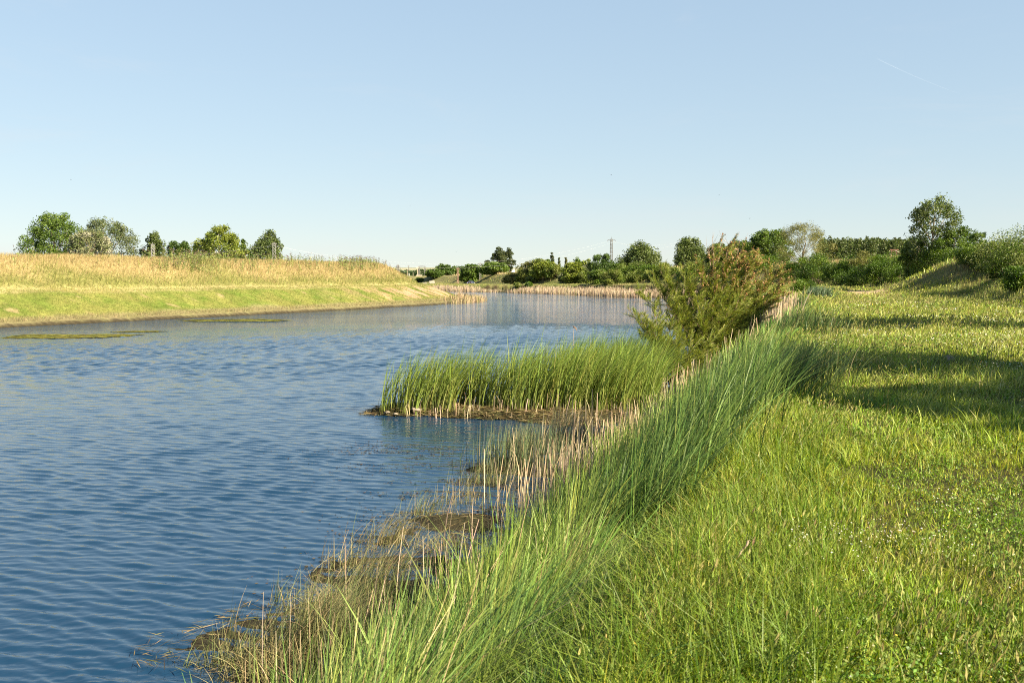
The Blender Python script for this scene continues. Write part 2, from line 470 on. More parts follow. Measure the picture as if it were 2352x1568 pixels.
# ------------------------------------------------------------------ river
def calm_at(x, y):
    """0 where the water lies still (lee of the spit, along the banks, the far bend), 1 in the open wind"""
    dR = pdist(x, y, RB); dL = -pdist(x, y, LB)
    lee = np.exp(-(((x + .9) / 2.6) ** 2 + ((y - 24.3) / 3.4) ** 2))
    cove = np.exp(-(((x + 1.4) / 2.2) ** 2 + ((y - 17.5) / 4.0) ** 2))
    strk = fbm(x / 26, y / 7, 201)
    far = smooth(90, 185, y) * .55 * smooth(.35, .55, fbm(x / 40, y / 10, 211) + .10)
    edge = smooth(6, .5, -dL) * .55 * smooth(.35, .6, strk)
    c = 1 - np.clip(.45 * lee + .5 * cove + far + edge, 0, .93)
    gust = smooth(.30, .70, fbm(x / 11 + 7, y / 4.5, 221)) * .5 + smooth(.35, .65, fbm(x / 34, y / 9 + 3, 231)) * .5
    return c * (.50 + .34 * strk + .46 * gust)

def build_water():
    ang = np.radians(np.linspace(-40, 36, 620))
    rad = [5.5]
    while rad[-1] < 470: rad.append(rad[-1] * (1.0021 if rad[-1] < 95 else 1.0058))
    rad = np.array(rad)
    A, RR = np.meshgrid(ang, rad)
    x = RR * np.sin(A); y = RR * np.cos(A)
    cal = calm_at(x, y)
    z = np.zeros_like(x)
    rng = np.random.default_rng(21)
    sp = RR * np.where(RR < 95, .0021, .0058) * 1.25
    for k in range(122):
        far_w = None
        if k >= 96:
            lam = math.exp(rng.uniform(math.log(.36), math.log(.9))); th = R(20) + rng.normal(0, R(24)); slope = .064; far_w = smooth(22, 60, RR)
        elif k < 50:
            lam = math.exp(rng.uniform(math.log(.17), math.log(.72))); th = R(25) + rng.normal(0, R(16))
            slope = .056 * math.exp(-((math.log(lam / .25)) / .45) ** 2) + .008
        else:
            lam = math.exp(rng.uniform(math.log(.06), math.log(.20))); th = R(22) + rng.normal(0, R(34))
            slope = .040
        kx, ky = math.sin(th) * 2 * math.pi / lam, math.cos(th) * 2 * math.pi / lam
        amp = slope / (2 * math.pi / lam)
        keep = smooth(2.2, 4.5, lam / sp)
        grp = .55 + .9 * vnoise(x / (lam * 5) + k * 3.1, y / (lam * 4), 300 + k)
        if far_w is not None: keep = keep * far_w
        keep = keep * smooth(94, 58, RR)
        z = z + keep * grp * amp * np.sin(kx * x + ky * y + rng.uniform(0, 6.28))
    z = WZ + z * cal
    keepg = smooth(94, 45, RR)
    col = np.stack([cal * (.12 + .50 * (1 - keepg) - .24 * smooth(110, 165, RR)), cal * 0, cal * 0], -1)
    nr, na = x.shape
    i = np.arange(nr - 1)[:, None] * na; j = np.arange(na - 1)[None, :]
    f = np.stack([i + j, i + j + 1, i + na + j + 1, i + na + j], -1).reshape(-1, 4)
    dR = pdist(x, y, RB).ravel(); dL = -pdist(x, y, LB).ravel()
    ok = (dR < 5) & (dL < 5)
    f = f[ok[f].any(1)]
    used = np.unique(f); remap = np.full(x.size, -1); remap[used] = np.arange(len(used))
    v = np.stack([x, y, z], -1).reshape(-1, 3)[used]
    o = mesh_np('water', v, remap[f], M_WATER, col.reshape(-1, 3)[used], smooth=True)
    tag(o, 'rippled blue river water between grassy banks', kind='structure')
build_water()

# ------------------------------------------------------------------ blades, leaves, twigs as arrays
def blades(P, h, wd, az, lean, cb, ct, seg, rng, spread=1.2, taper=1.0):
    """P (N,3) roots; h, wd, az, lean (N,); cb/ct root and tip colours (N,3). Returns verts, quads, colours."""
    N = len(P)
    t = np.linspace(0, 1, seg + 1)
    waz = az + math.pi / 2 + rng.uniform(-spread, spread, N)
    wx, wy = np.sin(waz), np.cos(waz)
    lx, ly = np.sin(az), np.cos(az)
    V = np.zeros((N, seg + 1, 2, 3), np.float32); C = np.zeros((N, seg + 1, 2, 3), np.float32)
    for k, tt in enumerate(t):
        off = lean * h * tt ** 1.9
        zz = h * tt * (1 - .28 * np.minimum(lean, 1.6) ** 2 * tt)
        ww = wd * (1 - tt ** 2) ** .8 * .5 * taper + wd * .04 + wd * .5 * (1 - taper)
        for q, sgn in enumerate((-1, 1)):
            V[:, k, q, 0] = P[:, 0] + lx * off + sgn * wx * ww
            V[:, k, q, 1] = P[:, 1] + ly * off + sgn * wy * ww
            V[:, k, q, 2] = P[:, 2] + zz
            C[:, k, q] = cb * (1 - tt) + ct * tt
    n = (seg + 1) * 2
    base = (np.arange(N) * n)[:, None]
    F = np.concatenate([np.stack([base[:, 0] + 2 * k, base[:, 0] + 2 * k + 1, base[:, 0] + 2 * k + 3, base[:, 0] + 2 * k + 2], -1) for k in range(seg)])
    return V.reshape(-1, 3), F, C.reshape(-1, 3)

def leaf_quads(P, ln, wd, rng, col, up=.4, dirv=None, dspread=.6):
    """pointed leaves (rhombs) round the centres P; dirv = preferred long axis"""
    N = len(P)
    a = rng.normal(0, 1, (N, 3))
    if dirv is not None: a = a * dspread + np.asarray(dirv)
    a /= np.linalg.norm(a, axis=1)[:, None] + 1e-9
    nrm = rng.normal(0, 1, (N, 3)); nrm[:, 2] += up
    b = np.cross(a, nrm); b /= np.linalg.norm(b, axis=1)[:, None] + 1e-9
    ln = np.asarray(ln).reshape(-1, 1) * np.ones((N, 1)); wd = np.asarray(wd).reshape(-1, 1) * np.ones((N, 1))
    V = np.stack([P - a * ln * .5, P + b * wd * .5 - a * ln * .08, P + a * ln * .5, P - b * wd * .5 - a * ln * .08], 1)
    F = np.arange(N * 4).reshape(N, 4)
    return V.reshape(-1, 3), F, np.repeat(col, 4, 0)

def joinm(parts):
    V = []; F = []; C = []; b = 0
    for v, f, c in parts:
        V.append(v); F.append(f + b); C.append(c); b += len(v)
    return np.concatenate(V), [x for x in F], np.concatenate(C)

def fan(n, u0, u1, r0, r1, rng, flat=0.0):
    """points spread over the ground seen between two bearings, evenly in log distance (flat=1: evenly by distance)"""
    k = (rng.uniform(u0, u1, n) - 1176) / FOC
    q = rng.uniform(0, 1, n)
    y = r0 * (r1 / r0) ** q if not flat else r0 + (r1 - r0) * q
    return k * y, y

def pick(pal, wts, n, rng, var=.18):
    pal = np.asarray(pal, float)
    i = rng.choice(len(pal), n, p=np.asarray(wts) / np.sum(wts))
    c = pal[i] * np.exp(rng.normal(0, var, (n, 1))) * np.exp(rng.normal(0, var * .35, (n, 3)))
    return np.clip(c, .005, .9)

WIND = R(78)                                   # blades bend to the right

G1 = [(.235, .285, .024), (.310, .340, .036), (.155, .220, .020), (.390, .365, .070), (.45, .36, .15)]

def meadow():
    rng = np.random.default_rng(31)
    x, y = fan(640000, 1100, 3300, 2.2, 150, rng)
    z, dR, dL, dC = land(x, y)
    m = (dR > 4.9 - .8 * rng.uniform(0, 1, len(x))) & (dirt_at(x, y) < .52 + rng.uniform(0, .3, len(x))) & (np.abs(dC) > 1.0) & (y < 155) & (rng.uniform(0, 1, len(x)) < .78 + .22 * smooth(6, 13, y))
    x, y, z, dR, dC = x[m], y[m], z[m], dR[m], dC[m]
    n = len(x)
    patch = fbm(x / 1.3, y / 1.3, 301, 4); big = fbm(x / 6, y / 6, 311)
    edge = smooth(7.0, 5.4, dR)
    h = (.042 + (.075 + .06 * smooth(7, 16, y)) * smooth(.35, .72, patch)) * np.exp(rng.normal(0, .35, n)) + edge * .12 * rng.uniform(.3, 1.2, n)
    h = h * (1 + .5 * smooth(20, 60, y)) + .10 * smooth(8, 2, np.abs(dC) - 2)
    wd = np.maximum(.0042, .00062 * y) * np.exp(rng.normal(0, .35, n))
    near = smooth(14, 7, y)
    pa = pick(G1, [5, 4, 4, 1.3, .35], n, rng, .26)
    pb = pick([(.31, .37, .055), (.39, .42, .09), (.48, .44, .17), (.21, .30, .038)], [4, 4, 1.8, 2.4], n, rng)
    c = lerp(pb, pa, near)
    dry = smooth(.60, .74, big + .25 * (patch - .5)) * .5
    c = lerp(c, pick([(.30, .25, .10), (.24, .19, .08)], [1, 1], n, rng), dry * (rng.uniform(0, 1, n) < .6))
    lush = smooth(.60, .70, fbm(x / 1.9, y / 1.9, 321))
    c = lerp(c, c * np.array([.62, .86, .7]), lush * .8)
    az = np.where(rng.uniform(0, 1, n) < .3, WIND + rng.normal(0, .7, n), rng.uniform(0, 6.28, n))
    lean = np.abs(rng.normal(.75, .5, n))
    P = np.stack([x, y, z - .012], -1)
    q = y < 11
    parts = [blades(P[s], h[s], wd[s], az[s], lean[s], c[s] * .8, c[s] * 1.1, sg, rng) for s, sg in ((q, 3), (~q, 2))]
    V, F, C = joinm(parts)
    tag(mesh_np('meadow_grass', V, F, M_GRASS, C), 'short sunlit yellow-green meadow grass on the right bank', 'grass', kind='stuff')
    # broad low leaves (clover, plantain) between the blades
    x, y = fan(230000, 1100, 3300, 2.4, 26, rng)
    z, dR, dL, dC = land(x, y)
    m = (dR > 5.0) & (fbm(x / 1.1, y / 1.1, 341, 3) > .40)
    x, y, z = x[m], y[m], z[m]; n = len(x)
    P = np.stack([x, y, z + rng.uniform(.01, .09, n)], -1)
    sz = np.maximum(.013, .0016 * y) * rng.uniform(.6, 1.5, n)
    V, F, C = leaf_quads(P, sz * 1.3, sz * .8, rng, pick([(.11, .21, .026), (.17, .26, .036), (.23, .29, .07)], [3, 3, 1], n, rng), up=1.6)
    tag(mesh_np('clover', V, F, M_LEAF, C), 'low broad-leaved clover growing among the meadow grass', 'clover', kind='stuff')
    # wild barley: stems with pale ears
    x, y = fan(98000, 1200, 3300, 3.0, 125, rng)
    z, dR, dL, dC = land(x, y)
    pt = fbm(x / 2.6, y / 2.6, 351, 3)
    m = (dR > 5.2) & (np.abs(dC) > 1.2) & (dirt_at(x, y) < .5) & (pt + .22 * smooth(9, 22, y) + rng.normal(0, .05, len(x)) > .58) & (rng.uniform(0, 1, len(x)) < .30 + .7 * smooth(6, 14, y))
    x, y, z = x[m], y[m], z[m]; n = len(x)
    h = rng.uniform(.14, .32, n) * (.75 + .3 * smooth(5, 20, y)); az = WIND + rng.normal(0, .6, n); lean = np.abs(rng.normal(.35, .2, n))
    P = np.stack([x, y, z], -1)
    sc = np.maximum(1, y / 14)
    cs = pick([(.20, .22, .06), (.27, .25, .09)], [1, 1], n, rng)
    stem = blades(P, h, .0022 * sc, az, lean, cs, cs, 2, rng)
    tip = P + np.stack([np.sin(az) * lean * h, np.cos(az) * lean * h, h * (1 - .28 * lean ** 2)], -1)
    ec = pick([(.32, .33, .09), (.38, .34, .13), (.25, .30, .06), (.36, .27, .13)], [4, 2.4, 3, .35], n, rng, .14)
    d = np.stack([np.sin(az) * (lean * 1.3), np.cos(az) * (lean * 1.3), np.ones(n)], -1)
    e1 = leaf_quads(tip, .050 * sc ** .75 * rng.uniform(.7, 1.2, n), .012 * sc ** .9, rng, ec, 0, d, .12)
    e2 = leaf_quads(tip, .050 * sc ** .75 * rng.uniform(.7, 1.2, n), .010 * sc ** .9, rng, ec * .9, 0, d, .2)
    V, F, C = joinm([stem, e1, e2])
    tag(mesh_np('wild_barley', V, F, M_DRY, C), 'pale nodding ears of wild barley standing over the meadow', 'wild barley', kind='stuff')
    # small white and yellow daisies
    x, y = fan(72000, 1280, 3300, 2.8, 70, rng)
    z, dR, dL, dC = land(x, y)
    pt = fbm(x / 1.5, y / 1.5, 361, 3)
    fl = smooth(12, 20, y) * smooth(60, 40, y) * smooth(.40, .5, x / y) * .20
    m = (dR > 6.3) & (pt + fl + rng.normal(0, .09, len(x)) > .66)
    x, y, z = x[m], y[m], z[m]; n = len(x)
    sz = np.maximum(.009, .00105 * y) * rng.uniform(.7, 1.25, n)
    P = np.stack([x, y, z + rng.uniform(.06, .16, n)], -1)
    nn = rng.normal(0, .35, (n, 3)) + np.array([.15, -.25, 1.0]); nn /= np.linalg.norm(nn, axis=1)[:, None]
    a = np.cross(nn, rng.normal(0, 1, (n, 3))); a /= np.linalg.norm(a, axis=1)[:, None]; b = np.cross(nn, a)
    ring = [P + (a * math.cos(k * math.pi / 3) + b * math.sin(k * math.pi / 3)) * sz[:, None] * .5 for k in range(6)]
    V = np.stack(ring, 1).reshape(-1, 3); F = np.arange(n * 6).reshape(n, 6)
    C = np.repeat(pick([(.72, .70, .62), (.66, .62, .50), (.68, .52, .08)], [6, 2, 1.0], n, rng, .06), 6, 0)
    tag(mesh_np('meadow_daisies', V, F, M_PETAL, C), 'tiny white and yellow daisies scattered through the meadow grass', 'daisies', kind='stuff')
meadow()

BG = [(.088, .160, .042), (.135, .215, .056), (.195, .265, .064), (.265, .310, .100), (.38, .32, .16)]
def tufted(cx, cy, per, rad, rng):
    """roots and outward bearings of blades gathered in tufts"""
    n = len(cx)
    q = rng.normal(0, 1, (n * per, 2)); R_ = np.repeat(rad, per)[:, None]
    x = np.repeat(cx, per) + q[:, 0] * R_[:, 0]; y = np.repeat(cy, per) + q[:, 1] * R_[:, 0]
    out = np.arctan2(q[:, 0], q[:, 1])
    return x, y, out, np.hypot(q[:, 0], q[:, 1])

def bank():
    rng = np.random.default_rng(41)
    x, y = fan(6800, -150, 1990, 3.0, 125, rng)
    z, dR, dL, dC = land(x, y)
    nz_ = fbm(x / 1.2, y / 1.2, 401, 3)
    nearm = smooth(20, 9, y)
    lo = 2.5 + 1.05 * nearm + 1.9 * (nz_ - .5)
    hi = 6.15 - .65 * nearm + 1.3 * (nz_ - .5)
    m = (dR > lo) & (dR < hi) & (dL < 0)
    x, y, dR, nearm = x[m], y[m], dR[m], nearm[m]; n = len(x); per = 54
    tall = smooth(6.0, 5.3, dR + .75 * nearm)
    th = (.26 + .58 * tall) * rng.uniform(.5, 1.3, n) * (1 - .25 * smooth(60, 110, y))
    tc = pick(BG, [3, 4, 3, 1.4, .35], n, rng, .24)
    warm = smooth(.45, .7, fbm(x / 2.2, y / 2.2, 421)) * .7
    tc = lerp(tc, pick([(.20, .27, .040), (.27, .31, .06)], [1, 1], n, rng), warm)
    X, Y, out, off_ = tufted(x, y, per, (.05 + .045 * rng.uniform(0, 1, n)) * (1 + y / 24), rng)
    N = len(X); Z = land(X, Y)[0]
    h = np.repeat(th, per) * rng.uniform(.5, 1.12, N)
    wd = np.maximum(.0082, .00082 * Y) * np.exp(rng.normal(0, .35, N))
    tl = np.repeat(np.clip(rng.normal(.30, .16, n), .02, .8), per)
    lx = np.sin(out) * .22 * off_ + np.sin(WIND) * tl; ly = np.cos(out) * .22 * off_ + np.cos(WIND) * tl
    az = np.arctan2(lx, ly) + rng.normal(0, .25, N); lean = np.clip(np.hypot(lx, ly) * rng.uniform(.4, 1.5, N), .02, 1.4)
    c = np.repeat(tc, per, 0) * np.exp(rng.normal(0, .2, (N, 1)))
    dead = rng.uniform(0, 1, N) < .045
    c[dead] = pick([(.42, .33, .18), (.34, .26, .14)], [1, 1], int(dead.sum()), rng)
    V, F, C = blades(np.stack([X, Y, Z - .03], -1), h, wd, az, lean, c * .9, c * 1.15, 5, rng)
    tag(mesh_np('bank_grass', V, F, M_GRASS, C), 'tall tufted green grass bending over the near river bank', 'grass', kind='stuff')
    # lush fresh grass along the top of the bank
    x, y = fan(3600, 900, 2000, 2.8, 30, rng)
    z, dR, dL, dC = land(x, y)
    m = (dR > 4.7) & (dR < 7.6 + 1.5 * (fbm(x / .9, y / .9, 441) - .5) - .10 * y) & (fbm(x / .7, y / .7, 451) > .36)
    x, y = x[m], y[m]; n = len(x); per = 22
    X, Y, out, off_ = tufted(x, y, per, (.045 + .03 * rng.uniform(0, 1, n)) * (1 + y / 25), rng)
    x3, y3 = fan(4000, 1200, 3300, 3.0, 70, rng)
    d3 = land(x3, y3)[1]
    m3 = (d3 > 6.5) & (fbm(x3 / 1.7, y3 / 1.7, 481, 3) > .52) & (dirt_at(x3, y3) < .4)
    X3, Y3, out3, _ = tufted(x3[m3], y3[m3], per, (.05 + .04 * rng.uniform(0, 1, int(m3.sum()))) * (1 + y3[m3] / 20), rng)
    X, Y, out = np.concatenate([X, X3]), np.concatenate([Y, Y3]), np.concatenate([out, out3]); n = n + int(m3.sum())
    N = len(X); Z = land(X, Y)[0]
    c = np.repeat(pick([(.120, .195, .018), (.165, .235, .024), (.235, .285, .036)], [3, 3, 1.6], n, rng, .22), per, 0) * np.exp(rng.normal(0, .22, (N, 1)))
    h = np.repeat(rng.uniform(.09, .24, n), per) * rng.uniform(.5, 1.15, N)
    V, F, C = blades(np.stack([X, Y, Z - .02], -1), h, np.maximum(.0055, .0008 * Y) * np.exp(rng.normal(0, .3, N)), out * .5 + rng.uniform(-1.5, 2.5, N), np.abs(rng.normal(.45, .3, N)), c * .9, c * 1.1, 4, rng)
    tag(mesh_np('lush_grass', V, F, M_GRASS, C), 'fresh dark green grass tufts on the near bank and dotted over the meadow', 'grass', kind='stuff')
    # low undergrowth on the slope so that no bare soil shows through
    x, y = fan(60000, 300, 1950, 3.5, 125, rng)
    z, dR, dL, dC = land(x, y)
    m = (dR > 1.3) & (dR < 6.5) & (dL < 0) & ((dR > 3.3) | (rng.uniform(0, 1, len(x)) < .06 + .5 * smooth(18, 26, y)))
    x, y, z, dR = x[m], y[m], z[m], dR[m]; n = len(x)
    c = pick([(.08, .11, .03), (.12, .14, .04), (.20, .16, .08), (.27, .21, .12)], [3, 3, 2 , 1], n, rng)
    c = lerp(c, pick([(.11, .18, .02), (.15, .21, .03)], [1, 1], n, rng), smooth(3.0, 4.2, dR)); low = smooth(3.2, 1.6, dR); c = lerp(c, pick([(.28, .21, .12), (.16, .13, .06)], [1, 1], n, rng), low * .75)
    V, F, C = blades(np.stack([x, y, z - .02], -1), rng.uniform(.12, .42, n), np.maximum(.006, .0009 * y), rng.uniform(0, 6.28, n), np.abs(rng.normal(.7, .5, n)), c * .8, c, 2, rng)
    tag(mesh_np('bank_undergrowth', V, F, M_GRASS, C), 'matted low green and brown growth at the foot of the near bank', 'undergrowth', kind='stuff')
    # dry standing stalks at the water's side
    x2, y2 = fan(9000, 1560, 1900, 31, 90, rng)
    z2, d2, *_ = land(x2, y2)
    m2 = (rng.uniform(0, 1, len(x2)) < np.exp(-((d2 - 4.3) / .7) ** 2) * smooth(.34, .5, fbm(x2 / 2.5, y2 / 2.5, 471)))
    x2, y2 = x2[m2], y2[m2]
    x, y = fan(40000, 300, 1900, 6.0, 110, rng)
    z, dR, dL, dC = land(x, y)
    pt = fbm(x / 1.6, y / 1.6, 431, 3)
    band = np.exp(-((dR - 2.7) / .95) ** 2)
    m = (dL < 0) & (rng.uniform(0, 1, len(x)) < band * smooth(.42, .60, pt + .26 * smooth(14, 16.5, y) * smooth(25, 21, y) + .1 * smooth(26, 32, y)) * (.07 + .6 * smooth(13, 17, y)))
    x, y = np.concatenate([x[m], x2]), np.concatenate([y[m], y2]); z = land(x, y)[0]; n = len(x)
    h = rng.uniform(.6, 1.3, n); az = rng.normal(WIND, 1.2, n); lean = np.abs(rng.normal(.10, .10, n))
    c = pick([(.64, .48, .33), (.54, .40, .26), (.70, .56, .40), (.36, .27, .16)], [3, 3, 2, 1], n, rng, .12)
    V, F, C = blades(np.stack([x, y, z - .03], -1), h, np.maximum(.007, .00085 * y), az, lean, c * .85, c, 3, rng, 3.1, .6)
    tag(mesh_np('dry_stalks', V, F, M_DRY, C), 'upright dry tan stalks along the edge of the near bank', 'dry stalks', kind='stuff')
bank()

# ------------------------------------------------------------------ the cattail bed on its spit, litter and floating bits
def in_spit(x, y, grow=1.0, which=(0, 1, 2, 3)):
    best = np.full(x.shape, 9.0)
    for i in which:
        cx, cy, ax, ay, rot, hh = SPIT[i]
        c, s_ = math.cos(rot), math.sin(rot)
        X = ((x - cx) * c + (y - cy) * s_) / ax; Y = (-(x - cx) * s_ + (y - cy) * c) / ay
        best = np.minimum(best, np.hypot(X, Y) / grow)
    return best

def cattails():
    rng = np.random.default_rng(51)
    n = 26000
    x = rng.uniform(-4.0, 4.5, n); y = rng.uniform(27, 35, n)
    cl = fbm(x / .5, y / .5, 501, 2)
    front = 28.75 - .12 * (x + 4) + .5 * (cl - .5)
    m = (in_spit(x, y, .97) < 1) & (y > front) & (cl + rng.normal(0, .06, n) > .41)
    x, y = x[m], y[m]; z, dR, *_ = land(x, y); n = len(x)
    m = (dR < 2.2)
    x, y, z = x[m], y[m], np.maximum(z[m], WZ - .1); n = len(x)
    h = rng.normal(1.70, .26, n) * (.86 + .28 * fbm(x / .45, y / .45, 521, 2)) * (.80 + .20 * smooth(-4.2, -1.5, x)) * (1 + .06 * smooth(0, 4, x)); az = WIND + rng.normal(0, .5, n); lean = np.clip(rng.normal(.42, .20, n), .02, 1.2)
    c = pick([(.125, .205, .028), (.170, .25, .036), (.23, .29, .05), (.30, .33, .09)], [4, 4, 3, 1.0], n, rng)
    cb = pick([(.25, .29, .07), (.32, .31, .10), (.16, .20, .05)], [2, 1, 2], n, rng)
    V, F, C = blades(np.stack([x, y, z - .05], -1), h, rng.uniform(.013, .026, n), az, lean, cb, c, 6, rng)
    q = leaf_quads
    tag(mesh_np('cattail_bed', V, F, M_GRASS, C), 'dense green cattail blades on a low spit in the river', 'cattails', kind='stuff')
    # dead stubs at the foot of the bed
    n = 200
    x = rng.uniform(-3.2, 3.2, n); y = 28.75 - .12 * (x + 4) + rng.normal(.15, .30, n)
    z = np.maximum(land(x, y)[0], WZ)
    c = pick([(.50, .38, .26), (.38, .29, .18), (.60, .48, .36)], [1, 1, 1], n, rng)
    V, F, C = blades(np.stack([x, y, z - .04], -1), rng.uniform(.12, .50, n), rng.uniform(.012, .022, n), rng.uniform(0, 6.28, n), np.abs(rng.normal(.12, .12, n)), c, c, 2, rng, 3.1, .3)
    tag(mesh_np('cattail_stubs', V, F, M_DRY, C), 'broken tan stubs of last year at the foot of the cattail bed', 'reed stubs', kind='stuff')
    # one tall old reed with a drooping plume, standing out of the bed
    p = gp(1306, 845, -1.4); p = np.array([p[0], 30.5, WZ + .2]); top = at(1317, 752, 30.5)
    o = thing('plumed_reed', 'single tall tan reed with a drooping plume above the cattails', 'reed', tuple(p))
    mb = MB(); mb.tube([(0, 0, 0), ((top[0] - p[0]) * .45, 0, (top[2] - p[2]) * .5), (top[0] - p[0], 0, top[2] - p[2])], [.008, .007, .004], 5, (.50, .38, .26)); mb.build('stem', M_DRY, o)
    n = 60; tq = rng.uniform(0, 1, n)[:, None]
    P = (top - p) + np.concatenate([tq * .10, rng.normal(0, .015, (n, 1)), .02 - tq * tq * .10], 1)
    mesh_np('plume', *[a for a in (lambda v, f, c: (v, f))(*leaf_quads(P, .09, .018, rng, np.tile((.42, .27, .17), (n, 1)), 0, (.7, 0, -.6), .4))], M_DRY, np.tile((.42, .27, .17), (n * 4, 1)), o)
cattails()

def litter():
    rng = np.random.default_rng(61)
    n = 34000
    x = rng.uniform(-5, 5.5, n); y = np.where(rng.uniform(0, 1, n) < .6, rng.uniform(26.4, 31, n), rng.uniform(8.4, 21, n))
    z, dR, *_ = land(x, y)
    m = (z > WZ - .10) & (z < WZ + .5) & (dR < 3.2)
    x, y, z = x[m], y[m], z[m]; n = len(x)
    P = np.stack([x, y, np.maximum(z, WZ + .01) + rng.uniform(0, .06, n)], -1)
    ln = rng.uniform(.10, .38, n) * np.where(y > 24, 1.1, .9)
    d = rng.normal(0, 1, (n, 3)) * np.array([1, 1, .16])
    c = pick([(.15, .115, .05), (.25, .19, .09), (.38, .29, .16), (.10, .085, .035), (.20, .20, .06)], [3.5, 3, 1.3, 3, 1], n, rng)
    V, F, C = leaf_quads(P, ln, np.where(y > 24, .018, .010), rng, c, 2.0, d / np.linalg.norm(d, axis=1)[:, None], .02)
    tag(mesh_np('reed_litter', V, F, M_DRY, C), 'matted brown and straw-coloured reed litter on the muddy spits', 'reed litter', kind='stuff')
    # duckweed and scum specks on the still water by the bank
    n = 15000
    k = rng.choice(5, n, p=[.34, .22, .18, .16, .10])
    cx = np.array([-.75, -1.0, -1.75, -2.4, -1.9])[k]; cy = np.array([18.6, 16.0, 13.6, 22.5, 11.6])[k]
    x = cx + rng.normal(0, 1, n) * np.array([.75, .7, .55, .9, .6])[k]; y = cy + rng.normal(0, 1, n) * np.array([1.1, .9, .7, 1.3, .5])[k]
    m = fbm(x / .8, y / .55, 611, 4) > .50
    x, y = x[m], y[m]; z = land(x, y)[0]; m = z < WZ; x, y = x[m], y[m]; n = len(x)
    P = np.stack([x, y, np.full(n, WZ + .012)], -1)
    a = np.stack([rng.normal(0, 1, n), rng.normal(0, 1, n), np.zeros(n)], -1); a /= np.linalg.norm(a, axis=1)[:, None]
    b = np.stack([-a[:, 1], a[:, 0], np.zeros(n)], -1); s = rng.uniform(.008, .032, n)[:, None]
    V = np.stack([P - a * s, P + b * s * .7, P + a * s, P - b * s * .7], 1).reshape(-1, 3)
    C = np.repeat(pick([(.10, .075, .045), (.17, .12, .075), (.05, .05, .03)], [2, 1.4, 2], n, rng), 4, 0)
    tag(mesh_np('floating_scum', V, np.arange(n * 4).reshape(n, 4), M_DRY, C), 'brown specks of scum floating on the still water by the near bank', 'floating scum', kind='stuff')
litter()

# pond weed mats by the far bank: each a thing
def weed_mat(u, v, w, d, label, seed):
    rng = np.random.default_rng(seed)
    c = gp(u, v, WZ); D = c[1]
    W = w * D / FOC; DD = d * D * D / (4.0 * FOC)
    n = 2600
    x = rng.uniform(-1, 1, n); y = rng.uniform(-1, 1, n)
    m = (np.hypot(x, y) + 1.1 * (fbm(x * 2.2 + seed, y * 3.1, seed, 4) - .5) < .78)
    x, y = x[m] * W / 2, y[m] * DD / 2; n = len(x)
    s = rng.uniform(.10, .38, n)[:, None] * W / 14
    P = np.stack([x, y, rng.uniform(.004, .035, n)], -1)
    a = np.stack([np.ones(n), rng.normal(0, .3, n), np.zeros(n)], -1); b = np.stack([-a[:, 1], a[:, 0], np.zeros(n)], -1)
    V = np.stack([P - a * s * 1.6, P + b * s * .7, P + a * s * 1.6, P - b * s * .7], 1).reshape(-1, 3)
    C = np.repeat(pick([(.26, .25, .04), (.17, .16, .03), (.05, .05, .02)], [3, 2, 1], n, rng), 4, 0)
    o = mesh_np('pondweed_mat', V, np.arange(n * 4).reshape(n, 4), M_DRY, C)
    o.location = (c[0], c[1], WZ)
    tag(o, label, 'pondweed', 'pondweed mats floating off the far bank')
for i, a in enumerate([(150, 772, 330, 12, 'wide yellowish pondweed mat at the left edge of the photo, off the grassy far bank'),
                       (545, 736, 300, 7, 'long olive pondweed mat below the middle of the grassy far bank'),
                       (320, 762, 130, 4, 'thin short pondweed streak between the two large mats')]):
    weed_mat(*a[:4], a[4], 700 + i)

# sedge tussocks standing in the shallows at the near bank: each a thing
def tussock(name, u, v, D, n, hgt, spread, lean, droop, pal, label, cat, group, seed, az=WIND, wd=.007, azs=.7):
    rng = np.random.default_rng(seed)
    if D is None:
        p = gp(u, v, WZ + .04)
    else:
        p = at(u, v, D)
    p[2] = max(ground(p[0], p[1]), WZ)
    x = rng.normal(0, spread, n); y = rng.normal(0, spread * .7, n)
    zz = np.maximum(land(x + p[0], y + p[1])[0], WZ - .1) - p[2]
    h = hgt * rng.uniform(.45, 1.1, n)
    c = pick(pal, [3, 2.5, 1.6][:len(pal)], n, rng)
    V, F, C = blades(np.stack([x, y, zz - .03], -1), h, np.full(n, wd) * rng.uniform(.7, 1.3, n), az + rng.normal(0, azs, n), np.clip(rng.normal(lean, droop, n), 0, 2.0), c * .8, c, 6, rng)
    o = mesh_np(name, V, F, M_GRASS, C)
    o.location = tuple(p)
    return tag(o, label, cat, group)
OLV = [(.19, .20, .085), (.14, .165, .06), (.34, .28, .15)]
STR = [(.36, .29, .15), (.25, .22, .10), (.18, .19, .07)]
GRN = [(.09, .15, .045), (.13, .18, .05), (.22, .21, .09)]
GT = 'sedge tussocks in the shallows at the near bank'
